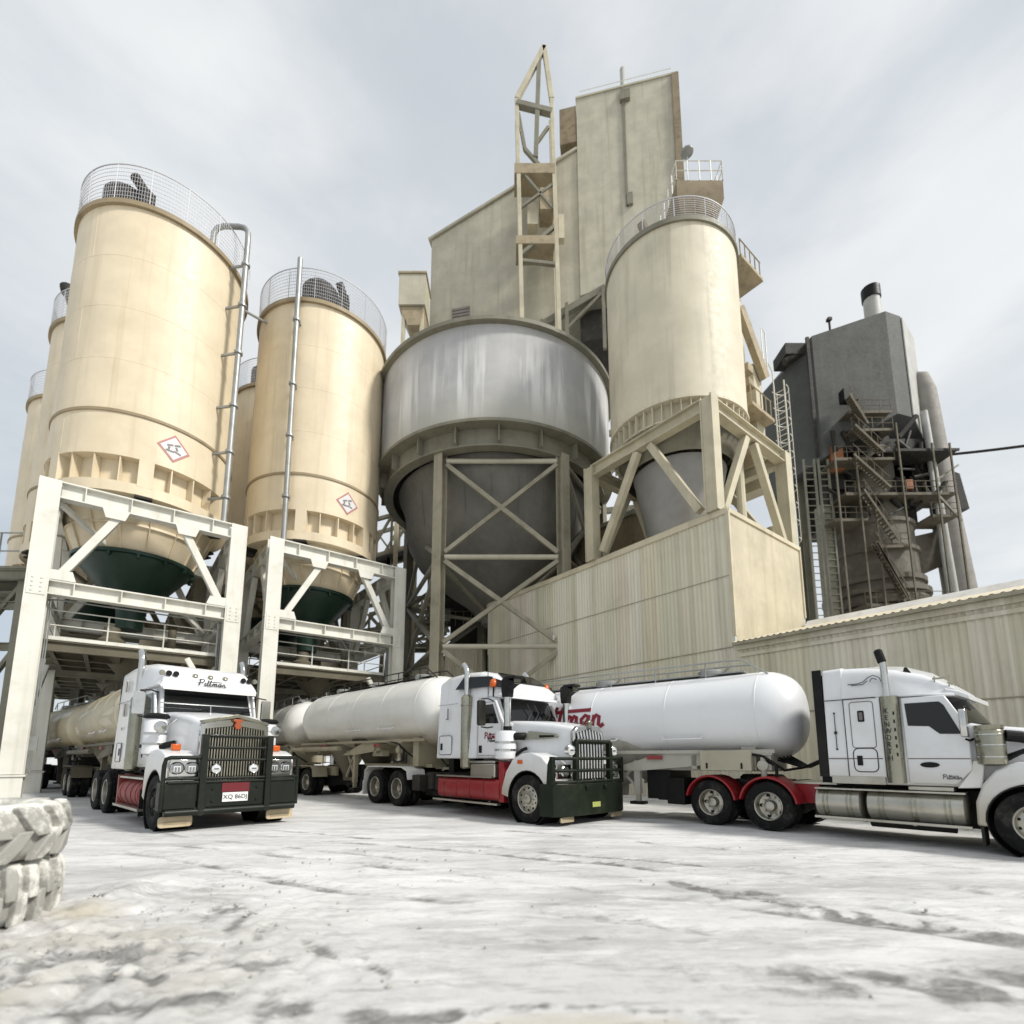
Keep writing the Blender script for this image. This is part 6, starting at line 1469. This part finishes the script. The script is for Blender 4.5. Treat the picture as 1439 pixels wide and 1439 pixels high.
    k = MB(); k.bb(-3.8, -3.56, -.6, .6, 1.05, 1.6); k.path([(-3.6, -.5, 1.45), (-4.0, -.5, 1.2), (-4.6, -.3, 1.4), (-5.0, -.2, 1.6)], .025, 6); k.path([(-3.6, .3, 1.5), (-4.2, .2, 1.25), (-5.0, .1, 1.6)], .025, 6); k.build('air_lines', m_black, root)
    return root
truck_mid()

# ================================================================== truck 3 (right)
def truck_right():
    th = .70; sc = .945; L = 4.2
    MB.ZMAP = lambda x, y, z: (x, y, z if z < 1.1 else 1.1 + (z - 1.1) * 1.10)
    o = V((8.75, 8.62, 0))
    root = thing('prime_mover', 'white truck seen side on at the right, with red wheel guards and silver tanks', 'truck', o, atan2(-cos(th), sin(th)), 'white prime movers', sc)
    chassis(root, -6.3, .6, L)
    axle(root, 0, dual=False, rimmat=m_alu); axle(root, -L, rimmat=m_alu); axle(root, -L - 1.35, rimmat=m_alu)
    mb = MB(); mb.loft([rring(-.92, 1.0, 1.2, 2.12, .14, .04, .9, crown=.02), rring(-.5, .96, 1.15, 2.06, .14, .04, .86, crown=.02), rring(.3, .84, 1.05, 1.96, .14, .04, .72, crown=.02), rring(.95, .70, .95, 1.80, .14, .04, .58, crown=.02)]); mb.build('bonnet', m_white, root, bevel=.012)
    for s in (-1, 1):
        pts = fender_poly([(.66, .54), (.95, .60), (1.02, .95), (.9, 1.25), (.6, 1.43), (.2, 1.50), (-.15, 1.48), (-.42, 1.36), (-.6, 1.15), (-.72, .85), (-.74, .45), (-.58, .45)])
        f = panel(root, 'fender', pts, *sorted((s * .58, s * 1.22)), m_white, .06)
        i = MB(); i.lathe([(.618, 0), (.60, 0), (.60, .62), (.618, .62)], 32, Matrix.Translation((0, min(s * .58, s * 1.22) + .01, .54)) @ Matrix.Rotation(-pi / 2, 4, 'X'), cap=False); i.build('arch_liner', m_black, f)
        mf = MB(); mf.bb(-.70, -.66, *sorted((s * .8, s * 1.2)), .12, .46); mf.build('mud_flap', m_steeldk, root)
        Mx = Matrix.Translation((-.45, s * 1.12, 0))
        a = MB(); a.lathe([(.1, 1.42), (.19, 1.45), (.195, 1.48), (.195, 1.95), (.18, 1.97), (.2, 2.0), (.2, 2.04), (.1, 2.05)], 28, Mx); ac = a.build('air_cleaner', m_alushield, root, ang=40)
        a = MB()
        for z in (1.56, 1.74, 1.9): a.lathe([(.195, z - .012), (.203, z - .01), (.203, z + .01), (.195, z + .012)], 28, Mx, cap=False)
        a.build('clamp_band', m_chrome, ac)
        a = MB(); a.path([(-.26, s * 1.1, 1.88), (-.1, s * 1.02, 1.86), (-.02, s * .86, 1.84)], .09, 10); a.path([(-.3, s * 1.1, 1.5), (-.1, s * 1.06, 1.62), (.05, s * .9, 1.66)], .03, 6); a.path([(-.3, s * 1.05, 1.56), (-.05, s * 1.04, 1.66), (.1, s * .9, 1.74)], .03, 6); a.build('intake_elbow', m_black, ac)
        # exhaust inside a tall shield
        if s > 0: continue
        p = MB(); p.path([(-1.82, s * 1.17, 2.5), (-1.83, s * 1.17, 3.05), (-1.84, s * 1.17, 3.2), (-1.88, s * 1.17, 3.36)], .062, 14); ex = p.build('exhaust_stack', m_chrome, root, ang=50)
        p = MB(); p.lathe([(.066, -.02), (.075, .0), (.075, .2), (.05, .23), (.001, .2)], 14, Matrix.Translation((-1.845, s * 1.17, 3.22)) @ Matrix.Rotation(-.24, 4, 'Y')); p.build('exhaust_tip', m_black, ex)
        p = MB(); p.prism(rounded(s * 1.13 - .14, s * 1.13 + .14, 1.10, 2.60, .1), -1.95, -1.66, axis='x') if False else p.loft([[(-1.80 + .15 * cos(q), s * 1.12 + .17 * sin(q), z) for q in [2 * pi * i_ / 24 for i_ in range(24)]] for z in (1.12, 1.16, 2.54, 2.60)])
        sh = p.build('heat_shield', m_alushield, ex, ang=40)
        if s < 0:
            for k, ch in enumerate('KENWORTH'):
                text('shield_lettering', ch, .13, axes((1, 0, 0), (0, 0, 1), (-1.84, -1.295, 2.34 - k * .115)), m_ink, sh)
            p = MB()
            for k in range(6): p.box((-1.72, -1.28, 2.3 - k * .14), (.02, .01, .06))
            p.build('shield_slot', m_black, sh)
        mirror(root, -.72, s * 1.36, 2.08, .44, s)
        # aluminium tanks and the step above them
        for (x0, x1) in ((-3.25, -2.42), (-2.34, -.86)):
            T = Matrix.Translation((0, s * .93, .70)) @ Matrix.Rotation(pi / 2, 4, 'Y')
            tk = MB(); tk.lathe([(.24, x0), (.285, x0 + .03), (.285, x1 - .03), (.24, x1)], 30, T); ft = tk.build('fuel_tank', m_alu, root, ang=40)
            tb = MB(); n = 2 if x1 - x0 < 1 else 3
            for k in range(n):
                x = x0 + (x1 - x0) * (k + .5) / n
                for e in (-.035, .035): tb.lathe([(.285, x + e - .016), (.296, x + e - .016), (.296, x + e + .016), (.285, x + e + .016)], 30, T, cap=False)
            tb.build('tank_strap', m_alushield, ft)
        st = MB(); st.bb(-3.22, -.84, *sorted((s * 1.02, s * 1.22)), .955, .99); st.bb(-3.25, -.80, *sorted((s * 1.16, s * 1.24)), .38, .43)
        for x in (-3.1, -2.38, -1.6, -.9): st.bb(x - .03, x + .03, *sorted((s * .7, s * 1.2)), .36, .40)
        st.build('step', m_alu, root, bevel=.008)
        mb = MB()
        mb.tube((-2.4, s * .7, .34), (-1.1, s * .7, .34), .1, 14); mb.build('air_tank', m_steeldk, root)
        # red half-round guards
        for cx in (-L, -L - 1.35):
            g = MB(); arc = [(cx + .60 * cos(a), .53 + .60 * sin(a)) for a in [radians(8 + 160 * k / 18) for k in range(19)]]; arc2 = [(cx + .645 * cos(a), .53 + .645 * sin(a)) for a in [radians(168 - 160 * k / 18) for k in range(19)]]
            g.prism(arc + arc2, *sorted((s * .60, s * 1.24))); g.build('mudguard', m_red, root, bevel=.012)
        k = MB(); k.bb(-4.0, -3.3, *sorted((s * .5, s * .72)), .62, 1.05); k.build('red_rail', m_red, root)
    g = MB(); g.prism([(-.6, .8), (.6, .8), (.6, 1.7), (.45, 1.82), (-.45, 1.82), (-.6, 1.7)], .95, 1.02, axis='x'); gs = g.build('grille_surround', m_chrome, root, bevel=.02)
    g = MB()
    for k in range(11): g.bb(1.025, 1.04, -.5 + k * .1 - .015, -.5 + k * .1 + .015, .88, 1.74)
    g.build('grille_bar', m_chrome, gs)
    b = MB(); b.bb(1.05, 1.15, -1.22, 1.22, .3, .85); b.path([(1.1, -1.1, .85), (1.1, -1.1, 1.5), (1.1, 1.1, 1.5), (1.1, 1.1, .85)], .04, 8)
    b.bb(.96, 1.06, -.5, .5, .4, .8); b.build('bull_bar', m_bull, root, bevel=.01)
    # cab
    c = MB(); c.loft([rring(-1.98, 1.14, 1.08, 2.62, .10, .05, 1.10), rring(-1.5, 1.14, 1.08, 2.60, .10, .05, 1.06), rring(-1.02, 1.12, 1.08, 2.56, .09, .05, 1.0), rring(-.86, 1.10, 1.08, 2.14, .08, .05, 1.02), rring(-.62, 1.06, 1.08, 2.08, .08, .05, .98)]); c.build('cab', m_white, root)
    w = MB(); R0 = []; R1 = []; n = 14
    for i in range(n + 1):
        t = -1 + 2 * i / n; bow = .16 * (1 - t * t)
        R0.append((-.70 + bow, .98 * t, 2.10)); R1.append((-1.06 + bow, .96 * t, 2.62))
    for rr in (R0, R1): rr += [(x - .08, y * .98, z) for x, y, z in rr[::-1]]
    w.loft([R0, R1]); ws = w.build('windscreen', m_glass, root)
    r_ = MB(); r_.loft([rring(-2.58, 1.19, 2.60, 3.20, .18, .03, 1.12, crown=.08), rring(-2.2, 1.18, 2.60, 3.18, .2, .03, 1.08, crown=.12), rring(-1.75, 1.16, 2.59, 3.10, .2, .03, 1.0, crown=.14), rring(-1.3, 1.13, 2.57, 2.96, .16, .03, .98, crown=.10), rring(-1.05, 1.10, 2.55, 2.81, .10, .03, .98, crown=.06), rring(-.85, 1.07, 2.54, 2.68, .05, .02, .98, crown=.03)])
    rf = r_.build('roof_fairing', m_white, root)
    v = MB(); v.loft([rring(-.98, 1.05, 2.58, 2.68, .03, .03), rring(-.80, 1.02, 2.54, 2.63, .03, .03), rring(-.66, .98, 2.47, 2.55, .02, .02)]); v.build('sun_visor', m_white, root, bevel=.01)
    for y in (-.45, -.15, .15, .45): MB().lathe([(.05, 0), (.05, .04), (.02, .06)], 12, Matrix.Translation((-1.0, y, 2.78))).build('marker_lamp', m_alushield, root)
    k = MB(); k.loft([[(-1.62, -.85, 2.98), (-1.45, -.85, 2.96), (-1.45, -.8, 2.96), (-1.62, -.8, 2.98)], [(-1.58, -.84, 3.12), (-1.54, -.84, 3.12), (-1.54, -.81, 3.12), (-1.58, -.81, 3.12)]]); k.build('roof_beacon', m_steeldk, root)
    k = MB(); k.tube((-1.15, -.95, 2.86), (-.9, -.95, 2.86), .018, 6); k.tube((-1.12, -.95, 2.72), (-1.12, -.95, 2.9), .012, 5); k.tube((-.92, -.95, 2.7), (-.92, -.95, 2.9), .012, 5); k.build('roof_horn', m_alushield, root)
    for s in (-1, 1):
        d_ = panel(root, 'door', [(-1.62, 1.12), (-.95, 1.12), (-.72, 1.36), (-.70, 1.95), (-.74, 2.12), (-.98, 2.56), (-1.62, 2.56)], *sorted((s * 1.1, s * 1.155)), m_white, .02)
        panel(d_, 'door_window', [(-1.57, 2.46), (-1.55, 2.08), (-1.24, 2.06), (-1.1, 1.93), (-.80, 1.92), (-1.0, 2.40), (-1.06, 2.46)], *sorted((s * 1.15, s * 1.168)), m_glass, .01)
        h = MB(); h.prism([(-1.42 + .13 + .14 * cos(q), 1.43 + .045 * sin(q)) for q in [2 * pi * i / 16 for i in range(16)]], *sorted((s * 1.15, s * 1.172))); h.build('handle', m_black, d_)
        seam(root, 'seam', [(-1.6, 1.53), (-.72, 1.53)], s * 1.158, d_, .008, m_grey, closed=False)
        logo(d_, 'door_lettering', lambda u, v, h_: (-1.0 + u, s * (1.158 + h_), 1.24 + v), .07, m_ink, .12)
        k = MB(); k.prism([(-.95, 1.06), (-.62, 1.08), (-.55, 1.5), (-.70, 1.5), (-.74, 1.34)], *sorted((s * 1.06, s * 1.15))); k.build('cowl_panel', m_whited, root, bevel=.02)
        wx = MB(); wx.bb(-1.65, -1.0, *sorted((s * .9, s * 1.15)), 1.0, 1.07); wx.build('sill_step', m_alu, root, bevel=.01)
        bn = MB(); bn.bb(-2.88, -1.97, *sorted((s * 1.15, s * 1.21)), 1.08, 1.22); bn.build('lower_trim', m_alu, root, bevel=.01)
    s_ = MB(); s_.loft([rring(-2.92, 1.2, 1.2, 3.19, .10, .03, 1.17), rring(-2.56, 1.2, 1.2, 3.22, .12, .03, 1.15), rring(-1.98, 1.2, 1.2, 2.62, .08, .03, 1.18)] if False else [rring(-2.92, 1.2, 1.2, 3.19, .10, .03, 1.15), rring(-2.57, 1.2, 1.2, 3.21, .12, .03, 1.13)])
    sl_ = s_.build('sleeper', m_white, root, bevel=.012)
    s_ = MB(); s_.loft([rring(-2.565, 1.2, 1.2, 2.605, .04, .03), rring(-1.95, 1.2, 1.2, 2.60, .04, .03)]); sb = s_.build('sleeper_side', m_white, root, bevel=.012)
    f = MB()
    for y in (-1.17, 1.17): f.bb(-3.10, -2.93, y - .02, y + .02, 1.2, 3.2)
    f.bb(-2.96, -2.93, -1.15, 1.15, 1.2, 3.1); f.build('rear_fairing', m_black, root)
    for s in (-1, 1):
        yl = s * 1.206
        seam(root, 'seam', [(-2.92, 2.60), (-2.0, 2.60)], yl, sl_, .009, m_ink, closed=False)
        seam(root, 'seam', [(-2.92, 1.53), (-1.98, 1.53)], yl, sl_, .009, m_grey, closed=False)
        seam(root, 'seam', [(-2.565, 1.22), (-2.565, 2.6)], yl, sl_, .007, m_ink, closed=False)
        seam(root, 'seam', rounded(-2.46, -2.06, 1.72, 2.54, .05), yl, sb, .007, m_grey)
        lk = panel(sb, 'locker_door', rounded(-2.46, -2.06, 1.30, 1.71, .09), *sorted((s * 1.195, s * 1.206)), m_white, .005)
        seam(root, 'seam', rounded(-2.46, -2.06, 1.30, 1.71, .09), s * 1.208, lk, .009, m_ink)
        h = MB(); h.bb(-2.40, -2.31, *sorted((s * 1.2, s * 1.22)), 1.41, 1.58); h.build('handle', m_black, lk)
        panel(sb, 'vent_window', rounded(-2.33, -2.22, 2.18, 2.38, .02), *sorted((s * 1.195, s * 1.214)), m_black, .004)
        panel(sb, 'vent_pane', rounded(-2.305, -2.245, 2.21, 2.35, .01), *sorted((s * 1.2, s * 1.217)), m_grey, 0)
        h = MB(); h.tube((-2.74, yl, 1.7), (-2.74, yl, 2.36), .008, 5); h.box((-2.74, yl, 2.0), (.05, .02, .05)); h.box((-2.74, yl, 2.36), (.03, .02, .03)); h.box((-2.74, yl, 1.7), (.03, .02, .03)); h.build('door_rod', m_steeldk, sl_)
        k = MB(); k.strokes([[(-.26, 0), (-.1, .0), (0, .02), (.1, .1), (.18, .13), (.28, .08), (.32, -.02)], [(.12, .02), (.16, .08), (.24, .05)], [(-.2, -.02), (0, -.02), (.08, .04)]], .014, lambda u, v, h_: (-2.2 + u, s * (1.172 - .09 * max(0, v + .1) + h_), 2.87 + v)); k.build('swirl_decal', m_ink, rf)
    k = MB(); k.bb(-3.3, -2.95, -.5, .5, 1.05, 1.5)
    for i in range(5): k.path([(-2.98, -.5 + i * .12, 1.75 - i * .1), (-3.3, -.55 + i * .1, 1.5), (-3.7, -.4 + i * .1, 1.35), (-4.3, -.3 + i * .1, 1.5 + .04 * i)], .022, 6)
    k.build('air_lines', m_black, root)
    k = MB(); k.bb(-3.9, -2.95, -.75, .75, 1.03, 1.07); k.build('deck_plate', m_alu, root)
    for s in (-1, 1):
        k = MB(); k.bb(-6.75, -6.25, *sorted((s * .55, s * 1.18)), .42, 1.08); k.build('rear_box', m_black, root, bevel=.02)
    MB.ZMAP = None
    return root
truck_right()

# ---- trailers
S = 1.0
t1 = trailer('tanker_trailer', 'dusty tan tanker coupled to the left truck under the silo frame', (-10.98, 15.93), .81, .75, -9.0, 1.13, 2.87, m_tankb, [-7.3, -8.6], M_('shade_toned_subframe', (.12, .105, .07), .6, dirt=(.05, .04, .025), amt=.6), 0)  # subframe colour darkened to carry the shade under this tank
t1b = trailer('tanker_trailer', 'rear tan tanker behind the left truck, half hidden by the white frame leg', (-10.98 - 9.2 * sin(.81), 15.93 + 9.2 * cos(.81)), .90, -.15, -8.6, 1.13, 2.85, m_tankb, [-6.2, -7.5], m_steeldk, 3)
t2 = trailer('tanker_trailer', 'cream-white tanker coupled to the middle truck, reaching back under the silo frame', (-3.24, 17.81), .80, 2.2, -7.4, 1.16, 3.02, m_tankd, [-6.0, -7.3], M_('cream_subframe', (.36, .32, .22), .55, dirt=(.16, .13, .08), amt=.6), 0)
t2b = trailer('tanker_trailer', 'rear cream tanker of the middle truck, showing right of a frame leg', (-3.24 - 8.2 * sin(.80), 17.81 + 8.2 * cos(.80)), .70, .3, -8.5, 1.14, 2.95, m_tankd, [-6.0, -7.3], m_tan, 3)
t3 = trailer('tanker_trailer', 'clean white tanker with red script lettering, coupled to the right truck', (5.79, 12.10), .88, 1.05, -9.0, 1.03, 2.47, m_tankw, [-7.0, -8.3], M_('shaded_subframe_paint', (.42, .405, .35), .6, dirt=(.22, .2, .14), amt=.6), 1)
fn = tank_point(1.03, 2.47)
logo(t3, 'tank_lettering', lambda u, v, h: fn(u, v, h + .004, -4.75), .62, m_logo, .165)
logo(t3, 'tank_lettering', lambda u, v, h: fn(u, v - .18, h, -4.95), .5, m_grey, .13, False)
